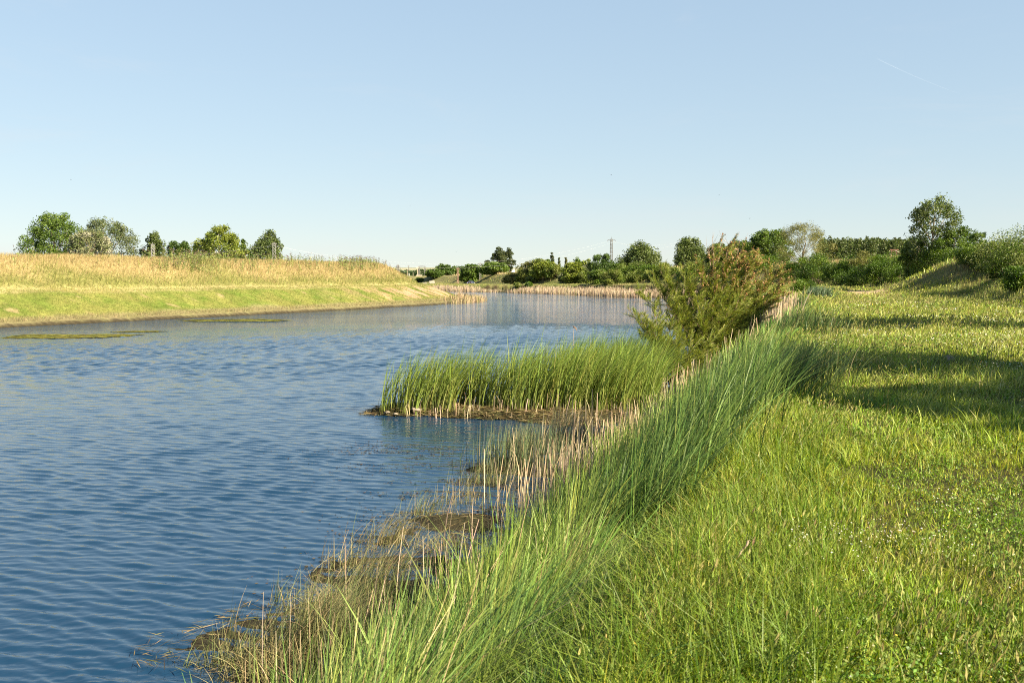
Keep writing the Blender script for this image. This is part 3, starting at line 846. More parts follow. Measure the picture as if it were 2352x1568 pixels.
for i, a in enumerate([
    (712, 1515, 700, .92, .20, .55, .30, OLV, 'large drooping olive sedge tussock nearest the bottom edge of the photo', .75),
    (742, 1402, 260, .42, .22, .7, .55, STR, 'tangled straw-coloured sedge mat just above the large drooping tussock', 1.6),
    (862, 1364, 330, .72, .22, .55, .22, OLV, 'upright olive sedge leaning right behind the tangled straw mat', .5),
    (905, 1243, 260, .62, .30, .7, .3, STR, 'loose straw-coloured sedge arching over the water, upper end of the row', .5),
    (1015, 1250, 300, .40, .22, .8, .5, STR, 'low dark tangled sedge hard against the dry stalks', 1.5),
    (532, 1466, 26, .62, .05, .25, .2, OLV, 'few thin upright sedge stems left of the large tussock', .6),
    (634, 1372, 22, .55, .04, .2, .15, OLV, 'sparse cluster of thin stems standing in water left of the straw mat', .6),
    (428, 1522, 9, .45, .03, .6, .3, OLV, 'single few bent stems alone in the water, leftmost of the tussocks', .4),
    (575, 1540, 300, .42, .26, 1.0, .5, STR, 'flattened brown sedge tuft on the mud at the bottom edge', 1.8),
    (520, 1520, 160, .50, .14, .7, .4, OLV, 'small olive sedge tuft at the outer tip of the mud, lower left', 1.0),
    (650, 1560, 110, .55, .22, .7, .5, STR, 'bent straw-coloured sedge tuft cut by the bottom edge of the photo', 1.2),
    (660, 1470, 120, .50, .22, .6, .4, OLV, 'olive sedge tuft left behind the large drooping tussock', .9),
    (800, 1462, 130, .62, .20, .45, .3, OLV, 'olive sedge tuft between the large drooping tussock and the bank grass', .8),
    (800, 1300, 150, .50, .22, .6, .4, STR, 'straw-coloured sedge tuft just out in the water above the upright olive one', .9),
    (975, 1180, 140, .55, .24, .5, .3, OLV, 'olive sedge tuft at the lower end of the scum patch', .8),
    (1060, 1150, 120, .60, .26, .4, .3, STR, 'straw-coloured sedge tuft by the scum patch, in front of the dry stalks', .8),
    (1120, 1105, 320, .60, .28, .4, .3, OLV, 'olive sedge tuft below the grey-green rush clump', .8)]):
    tussock('sedge_tussock', a[0], a[1], None, a[2], a[3], a[4], a[5], a[6], a[7], a[8], 'sedge', GT, 800 + i, azs=a[9], wd=.0075)
RC_ = [(.085, .150, .036), (.130, .205, .048), (.195, .260, .064)]
GR = 'tall reed-grass clumps on the near bank'
for i, a in enumerate([
    (1415, 1195, 8.0, 1000, .92, .26, 'nearest of the blue-green reed-grass clumps leaning over the middle of the bank'),
    (1490, 1110, 9.1, 1300, 1.05, .30, 'dense blue-green reed-grass clump with a dark shaded foot, second up the bank'),
    (1560, 1045, 10.3, 1400, 1.10, .34, 'blue-green reed-grass clump, third up the bank, halfway to the shaded tufts'),
    (1625, 985, 11.6, 1400, 1.12, .36, 'tallest blue-green reed-grass clump, fourth up the bank'),
    (1690, 935, 13.2, 1300, 1.05, .38, 'farthest of the blue-green reed-grass clumps, just below the shaded tufts'),
    (985, 1590, 7.3, 1000, .95, .24, 'upright dark green reed-grass clump cut by the bottom edge of the photo'),
    (1090, 1500, 7.9, 1000, .95, .26, 'dark green reed-grass clump right above the one at the bottom edge'),
    (1190, 1375, 8.8, 1000, .92, .28, 'dark green reed-grass clump on the bank behind the upright olive sedge'),
    (1270, 1270, 9.9, 1000, .92, .30, 'dark green reed-grass clump below the band of dry stalks')]):
    tussock('reed_grass_clump', a[0], a[1], a[2], a[3], a[4], a[5], .42, .24, RC_, a[6], 'reed grass', GR, 860 + i, wd=.0105, azs=.5)
GB = 'rush clumps along the near bank'
for i, a in enumerate([
    (1195, 1058, 20.6, 900, .98, .50, .12, .10, [(.13, .18, .09), (.18, .21, .10), (.36, .30, .17)], 'dense grey-green rush clump at the waterline right of the open cove', .010),
    (1330, 1000, 23.5, 500, .85, .55, .25, .2, [(.24, .22, .12), (.32, .26, .16), (.15, .17, .08)], 'greyish half-dry rush clump between the cattails and the bank', .012),
    (1800, 905, 15.5, 900, .85, .42, .55, .3, GRN, 'dark green grass tuft standing out into the meadow in the shade', .009),
    (1720, 955, 13.3, 700, .80, .36, .55, .3, GRN, 'dark green grass tuft on the bank crest in front of the shaded one', .008),
    (1830, 775, 30.0, 700, .95, .75, .5, .25, GRN, 'blue-green grass tuft on the crest beside the tamarisk', .018),
    (1880, 666, 75, 700, 1.0, .45, .4, .2, [(.13, .19, .10), (.17, .22, .12)], 'silvery green grass tuft at the far end of the bank', .05)]):
    tussock('rush_clump', a[0], a[1], a[2], a[3], a[4], a[5], a[6], a[7], a[8], a[9], 'rushes', GB, 830 + i, wd=a[10])

# ------------------------------------------------------------------ grass on the far banks and levees
def far_grass():
    rng = np.random.default_rng(71)
    x, y = fan(560000, -160, 1120, 66, 200, rng, 1)
    z, dR, dL, dC = land(x, y)
    keep = (dL > .9) & (dL < 22)
    x, y, z, dL = x[keep], y[keep], z[keep], dL[keep]; n = len(x)
    n1 = fbm(x / 3.5, y / 3.5, 101); n3 = fbm(x / 14, y / 14, 121); n4 = fbm(x / 5, y / 5, 141, 3)
    up = smooth(8.4, 10.2, dL + 1.2 * (n1 - .5))
    bare = smooth(.72, .82, fbm(x / 2.0, y / 1.2, 131)) * smooth(2.2, 3, dL) * (1 - up)
    bare2 = smooth(120, 150, y) * smooth(8, 6, dL) * smooth(1.8, 3, dL) * smooth(.42, .6, fbm(x / 3, y / 1.6, 133))
    strip = smooth(2.6, 1.9, dL)
    k2 = rng.uniform(0, 1, n) > np.maximum(bare, bare2) * .92
    h = (.12 + .12 * n1 + .10 * strip) * (1 - up) + up * (.48 + .22 * n4)
    h = h * rng.uniform(.55, 1.12, n)
    lowc = lerp(pick([(.12, .18, .028), (.17, .21, .038), (.23, .23, .065)], [3, 3, 2], n, rng), pick([(.33, .30, .10), (.27, .26, .08)], [1, 1], n, rng), smooth(.5, .7, n1) * .6 + .35 * smooth(5.8, 8, dL))
    straw = pick([(.46, .355, .175), (.50, .395, .21), (.40, .32, .145), (.33, .30, .11)], [3, 3, 2, 1.6], n, rng, .07)
    green = pick([(.24, .25, .07), (.30, .28, .09), (.19, .22, .06)], [1, 1, 1], n, rng, .14)
    gm = np.clip(smooth(.54, .70, n3) * .55 + smooth(13, 9, dL + 4 * (n4 - .5)) * .75, 0, 1)
    upc = np.where((rng.uniform(0, 1, n) < gm)[:, None], green, straw)
    c = lerp(lowc, upc, up)
    c = lerp(c, pick([(.34, .28, .15), (.26, .22, .11), (.22, .23, .09)], [2, 2, 1], n, rng), strip)
    P = np.stack([x, y, z - .03], -1)
    az = WIND + rng.normal(0, .7, n); lean = np.abs(rng.normal(.45, .25, n))
    V, F, C = blades(P[k2], h[k2], (.00023 * y * np.exp(rng.normal(0, .3, n)))[k2], az[k2], lean[k2], (c * .92)[k2], (c * 1.08)[k2], 2, rng)
    tag(mesh_np('levee_grass', V, F, M_DRY, C), 'tall straw-gold grass over green turf on the left levee', 'grass', kind='stuff')
    # tall thistles and docks on and below the crest
    us = np.concatenate([rng.normal(430, 38, 240), rng.normal(470, 20, 60), rng.normal(830, 26, 240), rng.normal(740, 60, 130), rng.uniform(0, 850, 170), rng.normal(560, 60, 120)])
    P = []
    for u in us:
        d = (u - 1176) / FOC
        ys = rng.uniform(80, 175, 12)
        q = land(d * ys, ys); ok = (q[2] > 12.0) & (q[2] < 17.5)
        if ok.any():
            i = int(np.argmax(ok)); P.append((d * ys[i], ys[i], q[0][i]))
    P = np.array(P); n = len(P)
    h = rng.uniform(.75, 1.45, n)
    c = pick([(.20, .24, .07), (.27, .27, .10), (.15, .19, .06)], [2, 1, 1], n, rng)
    st_ = blades(P, h, np.full(n, .055), WIND + rng.normal(0, .8, n), np.abs(rng.normal(.12, .1, n)), c, c, 2, rng)
    lv = np.repeat(P, 9, 0) + np.stack([rng.normal(0, .10, n * 9), rng.normal(0, .1, n * 9), np.repeat(h, 9) * rng.uniform(.15, .85, n * 9)], -1)
    l2 = leaf_quads(lv, .22, .08, rng, np.repeat(c, 9, 0), .5)
    hd = np.repeat(P, 3, 0) + np.stack([rng.normal(0, .10, n * 3), rng.normal(0, .1, n * 3), np.repeat(h, 3) * rng.uniform(.9, 1.08, n * 3)], -1)
    h2 = leaf_quads(hd, .12, .10, rng, pick([(.10, .06, .05), (.16, .10, .09), (.25, .19, .10)], [2, 2, 1], n * 3, rng), 0)
    V, F, C = joinm([st_, l2, h2])
    tag(mesh_np('thistles', V, F, M_LEAF, C), 'tall green thistles with dark heads along the left levee crest', 'thistles', kind='stuff')
    # grass on the far right-hand bank, its track and levee
    x, y = fan(230000, 860, 2480, 58, 520, rng)
    z, dR, dL, dC = land(x, y)
    keep = (dR > 4.6) & (dC < 4) & (dL < 0)
    x, y, z, dR, dC = x[keep], y[keep], z[keep], dR[keep], dC[keep]; n = len(x)
    n1 = fbm(x / 3.5, y / 3.5, 161); n4 = fbm(x / 8, y / 8, 171, 3)
    lev = smooth(9, 7.5, np.abs(dC)); crest = smooth(3.0, 1.2, np.abs(dC))
    track = np.exp(-((dR - 12.5) / 1.3) ** 2) * smooth(150, 200, y)
    h = .13 + .18 * n1 + lev * .22 + crest * .30
    c = lerp(pick([(.22, .24, .07), (.27, .26, .09), (.17, .21, .05)], [3, 2, 2], n, rng), pick([(.36, .30, .13), (.30, .27, .11)], [1, 1], n, rng), np.clip(smooth(.45, .7, n4) * .7, 0, 1))
    c = lerp(c, pick([(.50, .40, .22), (.42, .34, .17)], [1, 1], n, rng), crest * .9)
    k2 = (rng.uniform(0, 1, n) > track * .95) & (dirt_at(x, y) < .6)
    V, F, C = blades(np.stack([x, y, z - .03], -1)[k2], (h * rng.uniform(.6, 1.25, n))[k2], (.0005 * y)[k2], (WIND + rng.normal(0, .7, n))[k2], np.abs(rng.normal(.35, .22, n))[k2], (c * .9)[k2], (c * 1.08)[k2], 2, rng)
    tag(mesh_np('far_bank_grass', V, F, M_GRASS, C), 'yellow-green grass on the far bank and the right-hand levee', 'grass', kind='stuff')
    # belts of dry reed along the far shore
    x, y = fan(150000, 940, 1600, 150, 330, rng, 1)
    dR = pdist(x, y, RB); dL = -pdist(x, y, LB)
    g = fbm(x / 7, y / 7, 181, 3)
    hole = np.exp(-(((x + 1.5) / 6.0) ** 2 + ((y - 268) / 10) ** 2))
    keep = (dR > -2.0 + 2.2 * (g - .5)) & (dR < 3.6) & (dL < -3) & (g + rng.normal(0, .06, len(x)) - .3 * hole > .33)
    x, y, dR = x[keep], y[keep], dR[keep]; z = np.maximum(land(x, y)[0], WZ); n = len(x)
    h = rng.normal(1.35, .26, n) * (.7 + .55 * fbm(x / 3, y / 3, 191)) * (1 - .5 * np.exp(-(((x + 1.5) / 9.0) ** 2 + ((y - 268) / 16) ** 2)))
    c = pick([(.54, .42, .30), (.46, .34, .23), (.60, .48, .36), (.28, .27, .11)], [3, 2, 2, .7], n, rng, .12)
    V, F, C = blades(np.stack([x, y, z - .05], -1), np.maximum(h, .4), np.full(n, .075), rng.uniform(0, 6.28, n), np.abs(rng.normal(.10, .08, n)), c * .85, c, 2, rng, 3.1, .6)
    tag(mesh_np('dry_reed_belt', V, F, M_DRY, C), 'pale pinkish-tan dry reed belt along the far shore', 'dry reeds', kind='stuff')
    # reeds at the end of the left bank
    n = 2600
    x = rng.normal(-6.2, 3.0, n); y = rng.normal(166, 9, n)
    dL = -pdist(x, y, LB)
    keep = (dL > -2.4) & (dL < 1.8); x, y = x[keep], y[keep]; z = np.maximum(land(x, y)[0], WZ); n = len(x)
    c = pick([(.50, .38, .24), (.40, .30, .17), (.22, .24, .09)], [3, 2, 1], n, rng, .12)
    V, F, C = blades(np.stack([x, y, z - .05], -1), rng.uniform(.35, 1.25, n), np.full(n, .06), rng.uniform(0, 6.28, n), np.abs(rng.normal(.15, .12, n)), c * .8, c, 2, rng, 3.1, .6)
    tag(mesh_np('bank_end_reeds', V, F, M_DRY, C), 'short tan reeds at the water end of the left bank', 'dry reeds', kind='stuff')
far_grass()

# ------------------------------------------------------------------ trees and bushes
PAL = {
    'dark':   [(.070, .120, .022), (.095, .150, .028), (.050, .090, .018)],
    'mid':    [(.100, .160, .026), (.130, .190, .032), (.070, .120, .022)],
    'lime':   [(.170, .210, .030), (.210, .245, .040), (.120, .165, .026)],
    'olive':  [(.170, .175, .045), (.210, .200, .060), (.120, .130, .035)],
    'silver': [(.135, .165, .065), (.200, .215, .115), (.085, .115, .036)],
    'white':  [(.200, .210, .100), (.420, .400, .290), (.110, .140, .045)],
    'poplar': [(.110, .150, .040), (.160, .195, .062), (.075, .110, .030)],
    'pine':   [(.065, .088, .030), (.090, .105, .036), (.050, .066, .024)],
    'bush':   [(.080, .140, .014), (.120, .180, .020), (.045, .088, .010)],
    'flower': [(.110, .170, .020), (.175, .205, .058), (.075, .130, .016)],
    'scrub':  [(.150, .195, .034), (.200, .225, .055), (.095, .140, .022)],
    'far':    [(.060, .100, .035), (.080, .120, .040), (.050, .085, .030)],
}
BARK = {'poplar': (.40, .34, .27), 'pine': (.30, .20, .14), 'default': (.16, .12, .085)}

def profile(kind, f):
    f = np.clip(f, 0, 1)
    if kind == 'cone': return (1 - f) ** .85 * .95 + .04
    if kind == 'bush': return np.where(f < .4, .74 + .65 * f, np.sqrt(np.clip(1 - ((f - .4) / .61) ** 2, 0, 1)))
    if kind == 'poplar': return np.clip(4 * (.10 + .9 * f) * (1.02 - f), 0, 1) ** .55 * (1 - .28 * f)
    if kind == 'spread': return np.clip(4 * (.04 + .84 * f) * (1.02 - f), 0, 1) ** .45
    if kind == 'pine': return np.where(f < .35, .55 + 1.3 * f, np.clip(1.02 - f, 0, 1) ** .55 * 1.18)
    return np.clip(4 * (.16 + .84 * f) * (1.0 - .97 * f), 0, 1) ** .5

def crown_points(kind, W, H, z0, ncl, rng, lean, flat=1.0):
    f = rng.uniform(0, 1, ncl) ** (.9 if kind != 'cone' else 1.25)
    az = rng.uniform(0, 2 * math.pi, ncl)
    sd = int(rng.integers(1, 9000))
    lob = .78 + .45 * vnoise(az / (2 * math.pi) * 6 + 50, f * 3.4, sd)
    if kind == 'poplar': lob = .55 + .85 * vnoise(az / (2 * math.pi) * 7 + 20, f * 1.6, sd)
    if kind == 'pine': f = np.round(f * 6) / 6 + rng.normal(0, .025, ncl); lob = .5 + .85 * vnoise(az * 1.1 + 9, f * 6, sd)
    r = profile(kind, f) * lob * W / 2 * (rng.uniform(.12, 1, ncl) ** .42)
    top = .80 + .36 * vnoise(az / (2 * math.pi) * 5 + 3 + r * .1, np.zeros(ncl), sd + 5)
    z = z0 + (H - z0) * f * (1 - (1 - np.minimum(top, 1)) * f)
    x = np.cos(az) * r + lean * W * .30 * f ** 1.6; y = np.sin(az) * r * flat
    return np.stack([x, y, z], -1)

def make_plant(name, label, cat, pos, W, H, kind, pal, nleaf, leaf, group, seed, z0f=.12, lean=.3, trunk=True, dens=1.0, bark='default', ncl=None, crown_name='crown', dirv=None, aspect=.55, clr=None):
    rng = np.random.default_rng(seed)
    o = thing(name, label, cat, tuple(pos), 0, group)
    z0 = H * z0f
    ncl = ncl or (int(16 + 3.2 * W) if kind == 'bush' else int(60 + 13 * min(W, 22)))
    cp = crown_points(kind, W, H, z0, ncl, rng, lean)
    per = max(6, int(nleaf * 1.8 * dens / ncl))
    cr = clr if clr else ((.12 * W + .08) if kind == 'bush' else (.060 * W + .15 * leaf + .05))
    cr = cr * rng.uniform(.6, 1.35, ncl)
    base = np.asarray(PAL[pal])[rng.choice(3, ncl, p=[.45, .33, .22])]
    g_ = rng.normal(0, 1, (ncl * per, 3)); g_ *= (rng.uniform(.05, 1, ncl * per) ** .45 * 1.45 / np.linalg.norm(g_, axis=1))[:, None]
    P = np.repeat(cp, per, 0) + g_ * np.repeat(cr, per)[:, None] * np.array([1, 1, .8 if kind != 'poplar' else 1.25])
    P[:, 2] = np.maximum(P[:, 2], H * z0f * .4 + .02)
    C = np.repeat(base, per, 0) * np.exp(rng.normal(0, .22, (ncl * per, 1)))
    V, F, C = leaf_quads(P, leaf * rng.uniform(.7, 1.4, len(P)), leaf * aspect * rng.uniform(.7, 1.3, len(P)), rng, C, .5, dirv, .8)
    mesh_np(crown_name, V, F, M_LEAF, C, o)
    mb = MB(); bc = BARK.get(bark, BARK['default'])
    if trunk:
        tr = max(.05, .020 * H)
        topz = H * .80
        path = [(lean * W * .30 * k ** 1.6 + rng.normal(0, .012) * W * (k > 0), rng.normal(0, .01) * W, topz * k - (.25 if k == 0 else 0)) for k in (0, .25, .5, .75, 1)]
        mb.tube(path, [tr, tr * .82, tr * .6, tr * .4, tr * .15], 7, bc)
        for q in cp[rng.permutation(ncl)[:min(22, ncl)]]:
            k = np.clip((q[2] - H * .18) / topz * .75, .12, .9)
            pa = np.array(path); a = np.array([np.interp(k, (0, .25, .5, .75, 1), pa[:, j]) for j in range(3)])
            mid = (a + q) / 2 + np.array([0, 0, -.06 * W + .10 * abs(q[2] - a[2])])
            mb.tube([a, mid, q], [tr * .42 * (1 - .5 * k), tr * .26 * (1 - .5 * k), tr * .07], 5, bc)
        mb.build('trunk', M_BARK, o, True)
    else:
        for q in cp[rng.permutation(ncl)[:min(14, ncl)]]:
            a = np.array([rng.normal(0, .10) * W, rng.normal(0, .10) * W, -.1])
            mb.tube([a, (a + q) / 2 + np.array([0, 0, .08 * H]), q], [.05, .032, .01], 5, bc)
        mb.build('branches', M_BARK, o, True)
    return o

def tree(name, label, u, vtop, D, wpx, kind, pal, group, seed, nleaf=6000, leaf=None, base=None, **k):
    p = at(u, vtop, D)
    zg = ground(p[0], p[1]) if base is None else base
    W = wpx * 1.14 * D / FOC; H = p[2] - zg
    make_plant(name, label, 'tree', (p[0], p[1], zg), W, H, kind, pal, nleaf, leaf or max(.13, D * .0018), group, seed, **k)

def bush(label, u, vtop, vbase, wpx, pal, group, seed, nleaf=2600, D=None, name='bush', leaf=None, H=None, **k):
    if D is None:
        p = hit(u, vbase)
    else:
        p = at(u, vbase, D); p[2] = ground(p[0], p[1])
    D = p[1]
    hh = H or max(at(u, vtop, D)[2] - p[2], .4)
    make_plant(name, label, 'bush', tuple(p), wpx * D / FOC, hh, k.pop('kind', 'bush'), pal, nleaf, leaf or max(.125, D * .00130), group, seed, z0f=.02, trunk=False, lean=k.pop('lean', .1), crown_name='foliage', **k)

GL = 'trees beyond the left levee'
tree('broadleaf_tree', 'large dense dark green round tree, leftmost behind the straw-gold levee', 120, 493, 330, 122, 'round', 'mid', GL, 1001, 13000, lean=.12, dens=1.1)
tree('silver_tree', 'tall silver-green tree right behind the whitish flowering one', 240, 505, 345, 118, 'round', 'silver', GL, 1002, 11000, lean=.1, aspect=.4)
tree('flowering_tree', 'low whitish flowering tree between the dark round tree and the silver one', 203, 530, 318, 94, 'round', 'white', GL, 1003, 8000, lean=.1, z0f=.2)
bush('small green bush peeping over the levee at the foot of the silver tree', 292, 571, 600, 26, 'bush', GL, 1004, 700, D=320, H=9.5)
tree('poplar_tree', 'twin-topped poplar with grey-green leaves behind the first lattice mast on the left', 350, 538, 340, 60, 'poplar', 'poplar', GL, 1005, 6500, bark='poplar', lean=.3)
tree('poplar_tree', 'short dark poplar just right of the twin-topped poplar', 396, 557, 390, 40, 'poplar', 'dark', GL, 1006, 3200, lean=.15)
tree('poplar_tree', 'second short dark poplar, halfway between the twin-topped poplar and the yellow-green tree', 420, 556, 395, 40, 'poplar', 'dark', GL, 1007, 3200, lean=.15)
tree('poplar_tree', 'spiky dark poplar close left of the yellow-green tree', 449, 555, 400, 36, 'cone', 'dark', GL, 1008, 2600, lean=.15)
tree('poplar_tree', 'grey-green poplar showing above the left shoulder of the yellow-green tree', 474, 546, 380, 30, 'poplar', 'poplar', GL, 1013, 2200, lean=.2)
tree('broadleaf_tree', 'bright yellow-green round tree, tallest of the middle trees behind the levee', 502, 523, 325, 96, 'round', 'lime', GL, 1009, 9500, bark='poplar', lean=.1, z0f=.15)
bush('low yellow-olive bush left under the bright yellow-green tree', 446, 571, 600, 54, 'lime', GL, 1010, 2400, D=318, H=9.8)
tree('poplar_tree', 'dark grey-green poplar close behind the right side of the yellow-green tree', 533, 541, 360, 34, 'poplar', 'poplar', GL, 1011, 3000, lean=.3)
tree('poplar_tree', 'slender dark poplar standing in the gap left of the white-trunked one', 556, 551, 370, 30, 'cone', 'dark', GL, 1012, 2600, lean=.25)
tree('broadleaf_tree', 'low dark tree filling the gap beside the slender poplar', 575, 570, 370, 46, 'round', 'dark', GL, 1014, 2600)
tree('poplar_tree', 'pale-trunked poplar, last tree on the right behind the left levee', 615, 533, 330, 74, 'poplar', 'poplar', GL, 1015, 7500, bark='poplar', lean=.25)

GF = 'distant trees beyond the end of the left levee'
for i, (u, v, wp, lab) in enumerate([
    (881, 616, 20, 'loose grey-green distant tree, first right of the left levee end'), (895, 617, 22, 'dark round distant tree left of the nearest far pylon'),
    (911, 619, 24, 'dark distant tree behind the narrow far pylon'), (924, 622, 20, 'low distant tree right of the narrow far pylon'),
    (936, 620, 26, 'broad dark distant tree behind the first wooden pole'), (950, 620, 26, 'dark distant tree left of the tall wooden pole'),
    (964, 619, 26, 'grey-green distant tree left of the twin-legged pylon'), (979, 618, 26, 'pale olive distant tree right of the twin-legged pylon'),
    (991, 622, 20, 'lowest distant tree beside the dark levee-side tree')]):
    tree('distant_tree', lab, u, v, 680 + (i % 3) * 25, wp, 'round', 'far' if i not in (0, 7) else 'silver', GF, 1030 + i, 900, leaf=.85, z0f=.05)
GM = 'trees along the far right bank'
tree('broadleaf_tree', 'dark leaning tree low on the far levee slope above the concrete block', 997, 620, 535, 34, 'round', 'dark', GM, 1050, 2200, z0f=.2, lean=.2)
tree('broadleaf_tree', 'spreading dark green tree on the far levee crest, largest left of the parked car', 1017, 607, 560, 34, 'spread', 'dark', GM, 1051, 2600, z0f=.1)
tree('broadleaf_tree', 'smaller green tree touching the spreading one on the far levee crest', 1041, 613, 565, 22, 'round', 'mid', GM, 1052, 1500)
tree('broadleaf_tree', 'dark round-headed tree behind the reddish lattice mast', 1056, 612, 620, 26, 'round', 'far', GM, 1053, 1500, leaf=.8)
tree('broadleaf_tree', 'dense round green tree directly above the parked car', 1081, 608, 474, 42, 'round', 'mid', GM, 1054, 4800, z0f=.08, lean=.1)
tree('broadleaf_tree', 'wide green tree right of the parked car, below the two pines', 1134, 605, 452, 56, 'spread', 'mid', GM, 1055, 6000, z0f=.1, lean=.1)
tree('broadleaf_tree', 'rounded green tree between the car-side tree and the wide one', 1107, 614, 490, 28, 'round', 'mid', GM, 1056, 2000)
tree('pine_tree', 'dark flat-branched pine with a thin spire, left of the pair', 1145, 571, 520, 42, 'pine', 'pine', GM, 1057, 5200, bark='pine', z0f=.42, lean=0, leaf=.62, ncl=120)
tree('pine_tree', 'dark rounded pine, right of the pair', 1168, 573, 525, 34, 'pine', 'pine', GM, 1058, 4200, bark='pine', z0f=.35, lean=.1, leaf=.62, ncl=100)
tree('spruce_tree', 'dark pointed spruce standing above the bushy far bank', 1268, 579, 450, 15, 'cone', 'pine', GM, 1059, 1500, z0f=.1, lean=0)
tree('spruce_tree', 'small thin spruce, nearest right of the pointed one', 1284, 592, 455, 9, 'cone', 'silver', GM, 1060, 500, lean=0)
tree('spruce_tree', 'small brownish spruce halfway between the pointed spruce and the lattice tower', 1300, 593, 450, 10, 'cone', 'olive', GM, 1061, 600, lean=0)
tree('broadleaf_tree', 'green tree with a pale leaning trunk on the far levee slope', 1247, 603, 330, 46, 'round', 'lime', GM, 1062, 5200, bark='poplar', z0f=.22)
tree('broadleaf_tree', 'dark green tree left beside the pointed spruce', 1250, 598, 430, 34, 'round', 'dark', GM, 1063, 2200)
tree('broadleaf_tree', 'bright green feathery tree on the crest below the brownish spruce', 1313, 604, 300, 44, 'spread', 'lime', GM, 1064, 3600, z0f=.05)
tree('broadleaf_tree', 'grey-green pointed tree behind the bright feathery one', 1324, 595, 400, 28, 'poplar', 'mid', GM, 1065, 2200)
tree('broadleaf_tree', 'pale green loose tree left of the dark feathery one', 1344, 598, 390, 32, 'round', 'lime', GM, 1066, 2200)
tree('broadleaf_tree', 'dark feathery tree with upswept tips, left of the tall lattice tower', 1378, 586, 285, 50, 'spread', 'dark', GM, 1067, 5200, z0f=.05, dirv=(.4, 0, 1), aspect=.28, leaf=.6)
tree('poplar_tree', 'broad dark poplar with open gaps, right of the tall lattice tower', 1466, 566, 300, 100, 'poplar', 'poplar', GM, 1068, 8000, bark='poplar', z0f=.1, lean=.1)
tree('poplar_tree', 'dense twin-topped poplar hiding the foot of the second lattice tower', 1586, 552, 270, 86, 'poplar', 'poplar', GM, 1069, 9500, bark='poplar', z0f=.08, lean=.1)
tree('broadleaf_tree', 'green tree showing behind the orange tamarisk top, left', 1648, 562, 240, 46, 'round', 'mid', GM, 1070, 3200)
tree('broadleaf_tree', 'green tree showing behind the orange tamarisk top, right', 1690, 553, 235, 50, 'round', 'mid', GM, 1071, 3200)
tree('broadleaf_tree', 'low light green tree left against the round dark one', 1727, 552, 225, 54, 'round', 'lime', GM, 1072, 3600)
tree('broadleaf_tree', 'round dark green tree left of the olive loose-branched one', 1763, 532, 220, 88, 'round', 'mid', GM, 1073, 7500, lean=.1)
tree('olive_tree', 'wide olive-yellow tree with loose wispy twigs on the levee crest', 1843, 511, 176, 118, 'spread', 'olive', GM, 1074, 9000, leaf=.24, aspect=.3, dirv=(.7, 0, .45), z0f=.02, ncl=190, lean=.1)
tree('poplar_tree', 'tall open poplar with pale limbs, tallest tree on the right', 2143, 453, 100, 96, 'round', 'poplar', GM, 1075, 4600, bark='poplar', leaf=.17, aspect=.85, z0f=.20, lean=.12, ncl=165, clr=.40)
tree('broadleaf_tree', 'bushy green tree at the right foot of the tall open poplar', 2188, 524, 99, 84, 'round', 'mid', GM, 1076, 5200, z0f=.01)
tree('broadleaf_tree', 'bushy dark tree at the left foot of the tall open poplar', 2103, 541, 103, 58, 'round', 'mid', GM, 1077, 4200, z0f=.03)
tree('sapling', 'thin windswept sapling with feathery twigs against the sky', 2243, 530, 84, 56, 'poplar', 'mid', GM, 1078, 620, leaf=.30, aspect=.22, dirv=(1, 0, .15), z0f=.45, lean=.4, ncl=30, clr=.12)

# the poplar plantation: a far wood that reads as one mass
def plantation():
    rng = np.random.default_rng(91)
    parts = []
    for r_ in range(7):
        for c_ in range(46):
            u = 1880 + c_ * 4.9 + rng.normal(0, .9); D = 392 + r_ * 12 + rng.normal(0, 2)
            x = (u - 1176) / FOC * D; H = 16.4 + rng.normal(0, .7) + r_ * .3; k = 210 if r_ < 2 else 90
            f = rng.uniform(.12, 1, k) ** .8; rr = 2.3 * profile('poplar', f) * rng.uniform(0, 1, k) ** .4; aa = rng.uniform(0, 6.28, k)
            P = np.stack([x + np.cos(aa) * rr, D + np.sin(aa) * rr, H * f], -1)
            parts.append(leaf_quads(P, .80, .50, rng, pick(PAL['poplar'], [1, 1, 1.3], k, rng) * .8, .5))
    V, F, C = joinm(parts)
    tag(mesh_np('poplar_wood', V, F, M_LEAF, C), 'far dark plantation of even poplars beyond the right-hand levee', 'wood', kind='stuff')
plantation()

